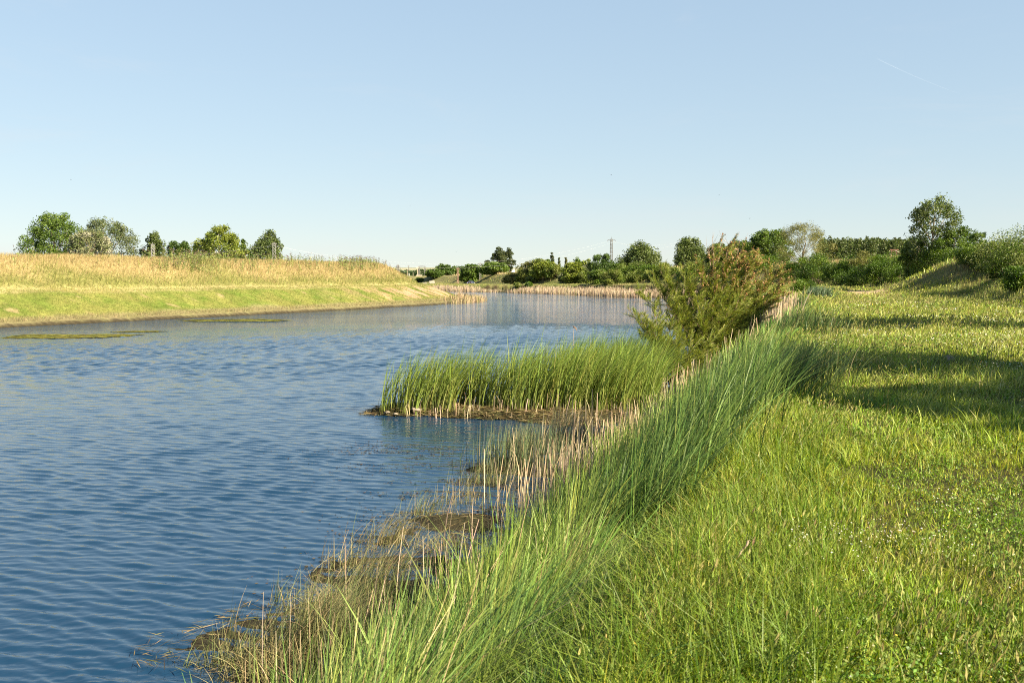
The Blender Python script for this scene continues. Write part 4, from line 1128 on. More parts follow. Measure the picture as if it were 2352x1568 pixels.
GH = 'bushes on the right-hand levee'
B = [
 # label, u, vtop, vbase, w, palette
 ('big flowering shrub mound at the right edge of the photo', 2330, 540, 628, 130, 'flower', 5200),
 ('bright flowering shrub left beside the big mound at the right edge', 2288, 560, 622, 70, 'flower', 3000),
 ('green shrub below the thin windswept sapling', 2245, 572, 612, 62, 'bush', 2600),
 ('dark shrub in shadow at the slope foot, at the right edge of the photo', 2345, 622, 668, 66, 'bush', 2800),
 ('small shrub low on the slope under the bright flowering shrub', 2296, 608, 640, 34, 'flower', 1200),
 ('dark green shrub right of the tall open poplar, high on the slope', 2205, 574, 610, 56, 'bush', 2400),
 ('dark green shrub straight below the tall open poplar', 2150, 577, 618, 66, 'bush', 2800),
 ('whitish leaved shrub behind the top of the grassy mound', 2118, 600, 630, 46, 'flower', 1800),
 ('dark shrub high on the slope, left of the tall open poplar', 2085, 586, 622, 62, 'bush', 2600),
 ('dark shrub behind the left end of the grassy mound', 2068, 612, 640, 50, 'bush', 2200),
 ('tall shrub at the crest below the rusty frame', 2030, 592, 632, 54, 'bush', 2400),
 ('rounded shrub at the levee foot nearest right above the bare dirt patch', 2024, 610, 656, 58, 'bush', 2600),
 ('light green shrub at the levee foot above the bare dirt patch', 1976, 618, 660, 64, 'bush', 2800),
 ('upright shrub on the crest in front of the far plantation', 1990, 588, 628, 46, 'olive', 1800),
 ('dark shrub on mid slope above the light green one', 1950, 600, 645, 58, 'bush', 2600),
 ('dark shrub at the levee foot left of the light green one', 1926, 612, 657, 54, 'bush', 2400),
 ('broad dark shrub under the pale grassy crest', 1880, 598, 652, 66, 'bush', 3000),
 ('dark shrub left under the pale grassy crest, end of the long hedge', 1834, 602, 650, 44, 'bush', 2200),
 ('low lone round bush on the bank below the end of the hedge', 1846, 648, 672, 46, 'bush', 2200),
 ('dark shrub on the crest below the round dark tree', 1757, 597, 618, 56, 'bush', 2000),
 ('low shrub on mid slope just right of the tamarisk', 1800, 618, 640, 40, 'olive', 1400),
 ('crest shrub behind the tamarisk, right', 1700, 604, 632, 56, 'bush', 1800),
 ('crest shrub behind the tamarisk, left', 1640, 606, 632, 56, 'bush', 1800),
 ('grey-green crest shrub below the dense twin-topped poplar', 1590, 608, 632, 62, 'bush', 2000),
 ('slope shrub low below the dense twin-topped poplar', 1578, 624, 645, 44, 'bush', 1500),
 ('dark crest shrub midway between the two broad poplars', 1534, 610, 632, 54, 'bush', 1800),
 ('slope shrub throwing a dark shadow between the two broad poplars', 1494, 626, 646, 44, 'bush', 1500),
 ('round crest shrub right under the broad dark poplar', 1500, 611, 632, 40, 'bush', 1500),
 ('whitish-leaved crest shrub under the broad dark poplar', 1460, 609, 634, 56, 'flower', 2200),
 ('low slope shrub with its shadow to the left, under the broad dark poplar', 1462, 628, 650, 48, 'bush', 1700),
 ('grey-leaved crest shrub at the foot of the tall lattice tower', 1420, 612, 636, 56, 'flower', 2000),
 ('right end shrub of the long low hedge under the lattice tower', 1434, 620, 650, 46, 'bush', 1900),
 ('second shrub from the right in the long low hedge', 1404, 621, 652, 44, 'bush', 1900),
 ('middle shrub of the long low hedge, left of the lattice tower', 1376, 622, 652, 42, 'flower', 1900),
 ('left end shrub of the long low hedge, with a black shadow', 1347, 626, 651, 40, 'bush', 1800),
 ('tall grey shrub on the slope above the left end of the low hedge', 1338, 612, 640, 46, 'silver', 2200),
 ('tiny round bush alone at the foot of the grassy slope', 1318, 637, 650, 20, 'bush', 800),
 ('shrub low on the grassy slope with grey-green sprays', 1300, 626, 648, 30, 'silver', 1200),
 ('dark shrub on the slope right of the pale-trunked green tree', 1276, 613, 638, 44, 'bush', 1900),
 ('olive shrub in the thicket left of the pale-trunked green tree', 1216, 604, 636, 46, 'olive', 2000),
 ('green shrub in the thicket behind the pale-trunked green tree', 1238, 600, 634, 44, 'bush', 1800),
 ('dark shrub low in the thicket, left of the pale-trunked tree', 1205, 622, 645, 40, 'bush', 1700),
 ('grey-green shrub at the left end of the thicket below the white sheet', 1178, 630, 650, 40, 'olive', 1700),
 ('low shrub at the foot of the pale-trunked tree', 1228, 634, 648, 30, 'bush', 1200),
 ('small green bush on the cut bank above the far reeds, left', 1188, 650, 664, 22, 'bush', 800),
 ('small green bush on the cut bank above the far reeds, right', 1214, 649, 663, 26, 'bush', 900),
 ('tiny dark bush alone on the open far levee slope', 1056, 635, 642, 10, 'dark', 400),
 ('dark low bush left of the concrete block', 963, 640, 648, 18, 'dark', 600),
]
BEHIND = {5: 90, 6: 99, 7: 102, 9: 110}                  # these stand behind the mound
for i, (lab, u, vt, vb, wp, pal, nl) in enumerate(B):
    far_ = i >= 22
    dv = 0 if i not in (11, 12) else -3
    if far_ and pal == 'bush': pal = 'scrub' if i % 3 else 'bush'
    bush(lab, u, vt - (-.04 if i < 2 else .04 if far_ else .12) * (vb - vt), vb + dv, wp * (.7 if 'cut bank' in lab else 1.1 if far_ else 1.42), pal, GH, 1100 + i, int(nl * 1.6), D=BEHIND.get(i))

# off the right edge of the photo: the bushes and trees on the same levee that shade the meadow
GO = 'shrubs on the levee off the right edge'
def off(name, label, cat, x, y, W, H, kind, pal, n, seed, **k):
    make_plant(name, label, cat, (x, y, ground(x, y)), W, H, kind, pal, n, .16, GO, seed, **k)

# ------------------------------------------------------------------ the tamarisks on the near bank
def tamarisk(label, base, tips, rust, seed, ntw, D, bare=()):
    rng = np.random.default_rng(seed)
    o = thing('tamarisk', label, 'tamarisk', tuple(base))
    mb = MB(); tw = []; twc = []; fl = []
    for (u, v, dd, sp, rr) in tips:
        tip = at(u, v, D + dd) - base
        a = np.array([rng.normal(0, .18), rng.normal(0, .18), -.1])
        ctrl = a * .5 + tip * .42 + np.array([0, 0, .16 * np.linalg.norm(tip)])
        L_ = np.linalg.norm(tip)
        pts = [(1 - t) ** 2 * a + 2 * t * (1 - t) * ctrl + t * t * tip for t in np.linspace(0, 1, 8)]
        mb.tube(pts, list(np.linspace(.035, .006, 8)), 5, (.20, .14, .10))
        nb = int(12 + L_ * 9)
        for _ in range(nb):
            t = rng.uniform(.25, 1.0)
            p = (1 - t) ** 2 * a + 2 * t * (1 - t) * ctrl + t * t * tip
            d = (tip - a) / L_ * .8 + rng.normal(0, .55, 3) + np.array([.42, 0, .30]); d /= np.linalg.norm(d)
            l2 = sp * rng.uniform(.35, 1.5) * (1.15 - .5 * t)
            e = p + d * l2
            mb.tube([p, (p + e) / 2 + np.array([0, 0, .04]), e], [.005, .003, .0015], 4, (.22, .16, .10), False)
            k = int(ntw * l2 / 11)
            q = rng.uniform(.05, 1.0, k)[:, None]
            d2 = d + rng.normal(0, .42, (k, 3)) + np.array([.30, 0, .14]); d2 /= np.linalg.norm(d2, axis=1)[:, None]
            l3 = rng.uniform(.09, .27, (k, 1)) * (1.15 - .4 * q)
            tw.append(p + (e - p) * q + d2 * l3 * .5); twc.append(np.concatenate([d2, l3], 1))
            if t > .60 and rr > .3 and rng.uniform() < rr * 1.4:
                kk = int(14 + 16 * l2); q = rng.uniform(.35, 1.2, kk)[:, None]
                fl.append(p + (e - p) * q + rng.normal(0, .028, (kk, 3)))
    for (u, v, dd, u2, v2) in bare:
        a = at(u, v, D + dd) - base; b = at(u2, v2, D + dd) - base
        mb.tube([a, (a + b) / 2 + rng.normal(0, .05, 3), b], [.012, .008, .003], 4, (.30, .21, .15), False)
        for _ in range(5):
            t = rng.uniform(.3, .95); p = a + (b - a) * t; e = p + np.array([rng.normal(0, .16), rng.normal(0, .1), rng.uniform(.15, .45)])
            mb.tube([p, e], [.006, .002], 4, (.33, .24, .17), False)
    mb.build('branches', M_BARK, o)
    P = np.concatenate(tw); dl = np.concatenate(twc); n = len(P)
    c = pick([(.200, .250, .034), (.255, .290, .048), (.310, .310, .070), (.120, .170, .026), (.30, .20, .09)], [3, 3, 1.8, 1.4, .3], n, rng, .2)
    V, F, C = leaf_quads(P, dl[:, 3], rng.uniform(.008, .015, n), rng, c, 0, dl[:, :3], .10)
    mesh_np('foliage', V, F, M_LEAF, C, o)
    if fl:
        P = np.concatenate(fl); n = len(P)
        c = pick([(.40, .22, .11), (.50, .31, .17), (.32, .17, .08)], [2, 1.2, 1.2], n, rng, .15)
        V, F, C = leaf_quads(P, rng.uniform(.06, .12, n), .034, rng, c, 0)
        mesh_np('blossoms', V, F, M_DRY, C, o)
b1 = at(1640, 812, 36.5); b1[2] = max(ground(b1[0], b1[1]), WZ)
tamarisk('large feathery tamarisk with rusty orange panicles on the near bank', b1, [
    (1600, 690, -.5, .9, .05), (1570, 640, 0, 1.0, .15), (1640, 620, .4, 1.0, .2), (1690, 640, .8, 1.0, .2), (1600, 740, -1.0, .8, .0), (1740, 690, .6, .9, .15), (1670, 720, -.6, .9, 0),
    (1670, 575, .3, .8, .75), (1640, 585, 0, .8, .6), (1700, 590, .6, .85, .85), (1725, 605, .5, .8, .8), (1765, 640, 1.0, .75, .7), (1790, 628, 1.1, .7, .6), (1790, 660, .6, .7, .4), (1770, 690, .8, .7, .2),
    (1540, 660, .2, .9, .1), (1530, 700, -.4, .9, .05), (1560, 770, -.8, .8, 0), (1620, 655, 1.4, 1.0, .1), (1700, 680, 1.4, 1.0, .05), (1640, 770, -1.2, .8, 0), (1720, 745, -.2, .75, 0), (1580, 720, 1.2, .9, 0),
    (1500, 655, .6, .9, .2), (1515, 620, 1.0, .8, .25), (1470, 680, .3, .8, .15), (1805, 655, 1.2, .7, .55), (1745, 585, .9, .75, .9), (1600, 610, .2, .8, .4), (1550, 730, -.6, .8, 0), (1690, 770, -.8, .7, 0)],
    .2, 1301, 1700, 36.5, bare=[(1640, 590, 0, 1637, 543), (1650, 600, .2, 1662, 548), (1668, 590, .3, 1676, 552), (1690, 600, .5, 1700, 548), (1700, 600, .6, 1712, 556), (1632, 610, 0, 1622, 560), (1600, 660, .2, 1640, 600)])
b2 = at(1560, 860, 32.5); b2[2] = max(ground(b2[0], b2[1]), WZ)
tamarisk('low sprawling tamarisk reaching over the water in front of the large one', b2, [
    (1440, 705, .2, .55, .25), (1475, 740, .1, .6, .12), (1470, 775, 0, .6, .15), (1500, 760, -.2, .7, .1), (1520, 800, -.4, .7, .05), (1550, 800, -.5, .7, .1), (1590, 800, -.4, .7, .1), (1540, 845, -.6, .6, 0),
    (1610, 830, -.4, .6, .15), (1500, 830, -.4, .6, .05), (1580, 850, -.6, .5, 0), (1500, 712, .5, .5, .3), (1620, 865, -.5, .5, 0), (1650, 835, 0, .5, 0), (1620, 790, 0, .6, .05), (1535, 745, .2, .6, .15)], .1, 1302, 1450, 32.5)
# silvery shoot below the tamarisks
p = at(1492, 868, 31.2); p[2] = max(ground(p[0], p[1]), WZ)
make_plant('silver_willow_shoot', 'thin silvery-leaved willow shoot at the foot of the tamarisks', 'shrub', tuple(p), .9, 1.15, 'poplar', 'silver', 420, .07, None, 1310, z0f=.15, lean=0, trunk=False, aspect=.3, ncl=26, crown_name='foliage', clr=.07)

# ------------------------------------------------------------------ shrubs on the same levee just off the right edge: they shade the meadow
off('levee_tree', 'slender tree on the levee off the right edge, shading the nearest strip of meadow', 'tree', 17.2, 6.0, 5.4, 10.0, 'round', 'bush', 24000, 1401, z0f=.16)
off('levee_tree', 'slender tree on the levee off the right edge, shading the pink stone', 'tree', 19.2, 11.4, 6.4, 11.2, 'round', 'bush', 34000, 1402, z0f=.12)
off('levee_shrub', 'shrub on the levee off the right edge, between the two slender trees', 'bush', 20.4, 12.6, 3.0, 4.4, 'bush', 'bush', 3600, 1403, z0f=.02)
off('levee_tree', 'slender tree on the levee off the right edge, shading the middle of the meadow', 'tree', 23.8, 27.6, 6.4, 10.6, 'round', 'bush', 28000, 1404, z0f=.12)
off('levee_shrub', 'tall shrub on the levee off the right edge, shading the middle of the meadow', 'bush', 25.2, 25.6, 4.0, 5.2, 'round', 'bush', 9000, 1405, z0f=.05)
off('levee_shrub', 'farthest shrub on the levee off the right edge, beside the big flowering mound', 'bush', 34.0, 50.0, 5.0, 5.0, 'bush', 'bush', 3600, 1406, z0f=.02)

# ------------------------------------------------------------------ power line towers, poles and wires
STEEL = (.30, .29, .28)
def lattice_tower(name, label, u, vtop, D, w0, w1, arm, arms, group, col=STEEL, base=None, rz=0.0, th=.07, twin=False):
    p = at(u, vtop, D); zg = (ground(p[0], p[1]) if base is None else base)
    H = p[2] - zg
    o = thing(name, label, 'lattice tower', (p[0], p[1], zg), rz, group)
    mb = MB()
    def legs(cx, a, b, h0, h1, nb):
        lv = np.linspace(0, 1, nb + 1) ** .9
        hw = lambda t: (a * (1 - t) + b * t) / 2
        for sx in (-1, 1):
            for sy in (-1, 1):
                mb.tube([(cx + sx * hw(0), sy * hw(0), h0 - .3), (cx + sx * hw(1), sy * hw(1), h1)], [th, th * .75], 4, col)
        for k in range(nb):
            t0, t1 = lv[k], lv[k + 1]; z0, z1 = h0 + (h1 - h0) * t0, h0 + (h1 - h0) * t1
            for f in ((1, 0), (-1, 0), (0, 1), (0, -1)):
                q = lambda t, s, z: (cx + (f[0] * hw(t) if f[0] else s * hw(t)), (f[1] * hw(t) if f[1] else s * hw(t)), z)
                s = 1 if k % 2 else -1
                mb.tube([q(t0, s, z0), q(t1, -s, z1)], [th * .6] * 2, 4, col, False)
                mb.tube([q(t0, -s, z0), q(t1, s, z1)], [th * .45] * 2, 4, col, False)
                if k % 3 == 0: mb.tube([q(t0, -1, z0), q(t0, 1, z0)], [th * .5] * 2, 4, col, False)
    top = H * .955
    if twin:
        legs(-w0 * 1.1, w0 * .5, w1 * .5, 0, top, 9); legs(w0 * 1.1, w0 * .5, w1 * .5, 0, top, 9)
    else:
        legs(0, w0, w1, 0, top, 11)
    mb.tube([(0, 0, top), (0, 0, H)], [th * 1.1, th * .5], 5, col)
    mb.build('lattice_body', M_METAL, o)
    pts = []
    for z_, wd in arms:
        m2 = MB(); zz = H * z_
        for sy in (-.18, .18):
            m2.tube([(-wd / 2, 0, zz + .10), (0, sy, zz), (wd / 2, 0, zz + .10)], [th * .8] * 3, 4, col)
        m2.tube([(-wd / 2, 0, zz + .10), (0, 0, zz + .55), (wd / 2, 0, zz + .10)], [th * .7] * 3, 4, col)
        for k in (-.66, -.33, .33, .66):
            m2.tube([(wd / 2 * k, 0, zz + .04), (wd / 2 * k, 0, zz + .10 + .45 * (1 - abs(k)))], [th * .5] * 2, 4, col)
        m2.build('crossarm', M_METAL, o)
        for k in (-1, 1):
            m3 = MB()
            m3.tube([(k * wd / 2, 0, zz + .1), (k * wd / 2, 0, zz - .45)], [.03, .03], 5, (.10, .08, .07))
            for q in range(4): m3.tube([(k * wd / 2, 0, zz - .06 - .1 * q), (k * wd / 2, 0, zz - .11 - .1 * q)], [.10, .07], 7, (.16, .10, .08))
            m3.build('insulator', M_SOLID, o)
            pts.append(Matrix.Rotation(rz, 3, 'Z') @ Vector((k * wd / 2, 0, zz - .45)) + Vector((p[0], p[1], zg)))
    return pts
GT_ = 'power line towers'
tA = lattice_tower('lattice_tower', 'tall grey lattice power tower rising behind the long low hedge', 1404.5, 544, 400, 1.3, .65, 3.3, [(.925, 3.3)], GT_, rz=.25, th=.075, col=(.13, .125, .12))
tB = lattice_tower('lattice_tower', 'grey lattice tower top showing above the dense twin-topped poplar', 1567.5, 546, 470, 1.5, .8, 3.2, [(.92, 3.0)], GT_, rz=.25, th=.085, col=(.13, .125, .12))
tC = lattice_tower('lattice_tower', 'rusty grey lattice tower in front of the pale-trunked poplar, left levee', 629.5, 556, 300, 1.1, .8, 1.4, [(.95, 1.5)], GT_, rz=.2, th=.06, base=0)
tD = lattice_tower('lattice_tower', 'rusty grey lattice mast in front of the twin-topped poplar, left levee', 350.5, 556, 296, .9, .8, 2.0, [(.62, 1.9)], GT_, rz=.2, th=.06, base=0)
lattice_tower('lattice_tower', 'faint tall pylon with drooping arms far off, left of the distant trees', 885.5, 599, 1700, 5.5, 1.6, 12, [(.97, 6), (.55, 14)], GT_, col=(.20, .19, .18), rz=.5, th=.30, base=1)
lattice_tower('lattice_tower', 'narrow pale pylon with stacked arms among the distant trees', 914, 607, 620, 2.4, 1.0, 3.0, [(.80, 3.6), (.92, 2.0)], GT_, col=(.20, .19, .18), rz=.3, th=.13, base=0)
lattice_tower('lattice_tower', 'twin-legged pylon with one wide crossarm among the distant trees', 969, 611, 620, 1.6, 1.2, 4.4, [(.96, 5.0)], GT_, col=(.20, .19, .18), rz=.2, th=.12, base=0, twin=True)
lattice_tower('lattice_tower', 'tiny faint mast on the crest of the far hill', 938.5, 609.5, 2600, 2.4, 1.4, 4, [(.9, 5)], GT_, col=(.20, .19, .18), th=.28, base=18)
lattice_tower('transformer_mast', 'pale lattice mast with transformer gear rising between the two car-side trees', 1103, 604, 470, .9, .8, 2.6, [(.93, 2.6), (.80, 1.6)], GT_, col=(.20, .19, .18), th=.10)
lattice_tower('transformer_mast', 'reddish lattice mast in front of the round-headed dark tree', 1051.5, 616, 470, .8, .7, 1.8, [(.95, 2.0)], GT_, col=(.30, .19, .14), th=.09)

def pole(label, u, vtop, D, r, col, arm=0.0, base=0.0):
    p = at(u, vtop, D); H = p[2] - base
    o = thing('utility_pole', label, 'utility pole', (p[0], p[1], base), .2, 'poles among the distant trees')
    mb = MB(); mb.tube([(0, 0, -.3), (0, 0, H * .5), (0, 0, H)], [r, r * .9, r * .75], 7, col); mb.build('shaft', M_SOLID, o)
    if arm:
        m2 = MB(); m2.box((0, 0, H - .35), (arm, .22, .22), 0, (.40, .36, .32)); m2.build('crossarm', M_SOLID, o)
        m3 = MB()
        for k in (-.45, 0, .45): m3.tube([(arm * k, 0, H - .24), (arm * k, 0, H + .12)], [.09, .06], 6, (.5, .48, .45))
        m3.build('insulators', M_SOLID, o)
    else:
        m2 = MB(); m2.tube([(0, 0, H), (0, 0, H + .25)], [r * .95, r * .2], 7, (.35, .33, .30)); m2.build('cap', M_SOLID, o)
pole('thin dark pole left of the narrow pale pylon', 904, 619, 600, .16, (.24, .20, .16))
pole('wooden pole with a small lamp top in front of the distant trees', 935, 616, 600, .18, (.42, .33, .24), .8)
pole('short white post at the foot of the distant trees', 939.3, 628, 560, .30, (.50, .48, .45))
pole('thin low pole between the white post and the tall wooden pole', 948.7, 626, 600, .13, (.36, .30, .24))
pole('tall wooden pole left of the twin-legged pylon', 959, 613.5, 600, .24, (.44, .36, .29), 1.6)

def wire(label, a, b, sag, r=.022):
    a = Vector(a); b = Vector(b)
    pts = [a.lerp(b, t) - Vector((0, 0, sag * 4 * t * (1 - t))) for t in np.linspace(0, 1, 25)]
    mb = MB(); mb.tube(pts, [r] * 25, 4, (.62, .62, .62))
    o = mb.build('power_line', M_METAL)
    tag(o, label, 'power line', 'wires of the power line')
wire('upper faint wire between the tall lattice tower and the rusty tower on the left', tA[0], tC[0], 7.0, .009)
wire('lower faint wire between the tall lattice tower and the rusty tower on the left', tA[1], tC[1], 8.4, .009)
wire('upper wire between the tall lattice tower and the tower above the poplar', tA[0], tB[0], 1.6, .008)
wire('lower wire between the tall lattice tower and the tower above the poplar', tA[1], tB[1], 2.6, .008)
wire('pale wire between the two rusty lattice masts, nearer one', tC[0], tD[0], .25, .008)
wire('pale wire between the two rusty lattice masts, farther one', tC[1], tD[1], .15, .008)
a = at(1905, 594, 175); b = at(2000, 598, 160)
wire('short cable above the pale grassy crest before the plantation', a, b, .12, .02)

# ------------------------------------------------------------------ hatchback parked on the far track
def car():
    p = hit(1082.5, 654); p = at(1082.5, 654, 440); p[2] = ground(p[0], p[1])
    o = thing('parked_car', 'dark blue hatchback parked on the far bank under the round tree', 'car', tuple(p), R(-22))
    # y is forward (away from the camera); sections: (y, half width, z low, z high)
    body = [(-2.02, .74, .42, .78), (-1.95, .82, .30, .92), (-1.5, .87, .24, .96), (-.4, .88, .22, .95), (.7, .88, .22, .93), (1.4, .85, .24, .86), (1.9, .78, .30, .76), (2.05, .62, .40, .66)]
    mb = MB(); rings = []
    for y, w_, a, b in body:
        c = .10
        rings += [(-w_ + c, y, a), (w_ - c, y, a), (w_, y, a + c), (w_, y, b - c), (w_ - c, y, b), (-w_ + c, y, b), (-w_, y, b - c), (-w_, y, a + c)]
    F = [(i * 8 + k, i * 8 + (k + 1) % 8, (i + 1) * 8 + (k + 1) % 8, (i + 1) * 8 + k) for i in range(len(body) - 1) for k in range(8)]
    F += [tuple(range(8))[::-1], tuple(range((len(body) - 1) * 8, len(body) * 8))]
    mb.add(rings, F, (.045, .06, .12)); mb.build('body', M_PAINT, o)
    gl = MB(); g = [(-1.93, .72, .93), (-1.45, .62, 1.42), (.25, .62, 1.44), (1.02, .74, .92)]
    V = [(s * w_, y, z) for y, w_, z in g for s in (-1, 1)]
    gl.add(V, [(0, 1, 3, 2), (2, 3, 5, 4), (4, 5, 7, 6), (0, 2, 4, 6), (1, 7, 5, 3)], (.035, .05, .06)); gl.build('windows', M_GLASS, o)
    rf = MB(); rf.add([(s * w_, y, z) for y, w_, z in ((-1.52, .60, 1.43), (-1.3, .63, 1.47), (.1, .62, 1.48), (.35, .58, 1.42)) for s in (-1, 1)],
                      [(0, 1, 3, 2), (2, 3, 5, 4), (4, 5, 7, 6)], (.045, .06, .12)); rf.build('roof', M_PAINT, o)
    for sx in (-1, 1):
        for yy in (-1.28, 1.28):
            m = MB(); m.tube([(sx * .70, yy, .30), (sx * .90, yy, .30)], [.31, .31], 18, (.02, .02, .02)); wh = m.build('wheel', M_SOLID, o)
            m = MB(); m.tube([(sx * .895, yy, .30), (sx * .92, yy, .30)], [.20, .17], 12, (.45, .45, .46)); m.build('rim', M_METAL, wh)
        m = MB(); m.box((sx * .70, -1.99, .82), (.20, .10, .22), 0, (.42, .03, .03)); m.build('tail_light', M_GLASS, o)
        m = MB(); m.box((sx * .62, 1.99, .60), (.26, .12, .14), 0, (.7, .7, .7)); m.build('headlight', M_GLASS, o)
        m = MB(); m.box((sx * .98, .72, .98), (.16, .10, .12), 0, (.045, .06, .12)); m.build('wing_mirror', M_PAINT, o)
    m = MB(); m.box((0, -2.04, .62), (.52, .03, .13), 0, (.75, .75, .72)); m.build('number_plate', M_SOLID, o)
    m = MB(); m.box((0, -2.03, .40), (1.40, .12, .16), 0, (.10, .10, .11)); m.build('bumper', M_SOLID, o)
car()

def person():
    p = at(1073.5, 654.5, 436); p[2] = ground(p[0], p[1])
    o = thing('person', 'person in a blue top sitting on the far bank left of the parked car', 'person', tuple(p), R(60))
    #   joints (x right, y forward, z up) for somebody sitting on the ground, knees drawn up, arms round the knees
    J = [((0, 0, .14), .15), ((0, .02, .32), .13), ((0, .05, .52), .155), ((0, .07, .64), .06), ((0, .09, .74), .085), ((0, .10, .86), .10), ((0, .09, .95), .07),
         ((.10, .06, .12), .10), ((.13, .42, .45), .065), ((.13, .62, .06), .045), ((.13, .78, .04), .035),
         ((-.10, .06, .12), .10), ((-.13, .42, .45), .065), ((-.13, .62, .06), .045), ((-.13, .78, .04), .035),
         ((.19, .06, .56), .06), ((.25, .22, .38), .045), ((.14, .48, .40), .032), ((-.19, .06, .56), .06), ((-.25, .22, .38), .045), ((-.14, .48, .40), .032)]
    E = [(0, 1), (1, 2), (2, 3), (3, 4), (4, 5), (5, 6), (0, 7), (7, 8), (8, 9), (9, 10), (0, 11), (11, 12), (12, 13), (13, 14), (2, 15), (15, 16), (16, 17), (2, 18), (18, 19), (19, 20)]
    me = bpy.data.meshes.new('body'); me.from_pydata([j[0] for j in J], E, []); me.update()
    b = bpy.data.objects.new('body', me); COL.objects.link(b); b.parent = o
    sk = b.modifiers.new('skin', 'SKIN'); sk.use_smooth_shade = True
    for i, (_, r) in enumerate(J): me.skin_vertices[0].data[i].radius = (r, r)
    me.skin_vertices[0].data[0].use_root = True
    b.modifiers.new('sub', 'SUBSURF').render_levels = 2
    m = bpy.data.materials.new('skin_and_trousers'); m.use_nodes = True
    m.node_tree.nodes['Principled BSDF'].inputs['Base Color'].default_value = (.22, .20, .24, 1)
    me.materials.append(m)
    t = MB(); t.tube([(0, 0, .16), (0, .02, .34), (0, .05, .54), (0, .07, .63)], [.19, .17, .20, .09], 12, (.16, .20, .42)); t.build('top', M_SOLID, o, True)
    h = MB(); h.tube([(0, .085, .83), (0, .085, .92), (0, .08, .985)], [.115, .12, .05], 10, (.05, .035, .025)); h.build('hair', M_SOLID, o, True)
    hd = MB()
    for s in (-1, 1): hd.tube([(s * .14, .47, .40), (s * .06, .52, .41), (s * .01, .54, .41)], [.04, .035, .02], 6, (.45, .30, .22))
    hd.build('hands', M_SOLID, o, True)
person()

def white_sheet():
    p = at(1178, 628, 415); p[2] = max(ground(p[0], p[1]), p[2] - .6)
    rng = np.random.default_rng(95)
    H = 1.75; V = []; F = []
    for k in range(9):
        t = k / 8
        for a in range(14):
            r = (1.25 * (1 - t) ** 1.5 + .22 + .18 * math.sin(3 * a * .9 + k) * (1 - t)) * rng.uniform(.85, 1.15)
            V.append((math.cos(a * .4488) * r + .35 * t * t, math.sin(a * .4488) * r * .6, H * t + rng.normal(0, .03)))
    for k in range(8):
        for a in range(14):
            F.append((k * 14 + a, k * 14 + (a + 1) % 14, (k + 1) * 14 + (a + 1) % 14, (k + 1) * 14 + a))
    F.append(tuple(range(112, 126)))
    o = mesh_np('white_sheet', np.array(V), [np.array(F[:-1])], M_SOLID, np.tile((.80, .80, .82), (126, 1)))
    o.location = tuple(p)
    tag(o, 'crumpled white sheet pulled up to a peak among the far bushes', 'sheet')
white_sheet()

def block(label, u, v, D, size, rz, col, seed):
    p = at(u, v, D); p[2] = ground(p[0], p[1])
    bm = bmesh.new(); bmesh.ops.create_cube(bm, size=1.0)
    bmesh.ops.scale(bm, vec=size, verts=bm.verts)
    bmesh.ops.bevel(bm, geom=bm.edges[:], offset=min(size) * .08, segments=2, affect='EDGES')
    rng = random.Random(seed)
    for q in bm.verts: q.co += Vector((rng.uniform(-1, 1), rng.uniform(-1, 1), rng.uniform(-1, 1))) * .03
    bmesh.ops.translate(bm, vec=(0, 0, size[2] * .42), verts=bm.verts)
    me = bpy.data.meshes.new('concrete_block'); bm.to_mesh(me); bm.free()
    c = np.ones((len(me.vertices), 4), np.float32); c[:, :3] = col
    me.attributes.new('col', 'FLOAT_COLOR', 'POINT').data.foreach_set('color', c.ravel()); me.materials.append(M_SOLID)
    o = bpy.data.objects.new('concrete_block', me); COL.objects.link(o); o.location = tuple(p); o.rotation_euler = (0, R(-8), rz)
    tag(o, label, 'concrete block', 'concrete blocks on the far levee')
block('tilted pale concrete block under the dark leaning tree', 992, 647, 462, (2.6, 1.4, 1.5), .2, (.30, .27, .23), 1)
block('low flat concrete block left below the tilted one', 976, 651, 455, (1.8, 1.1, .6), -.1, (.30, .27, .22), 2)

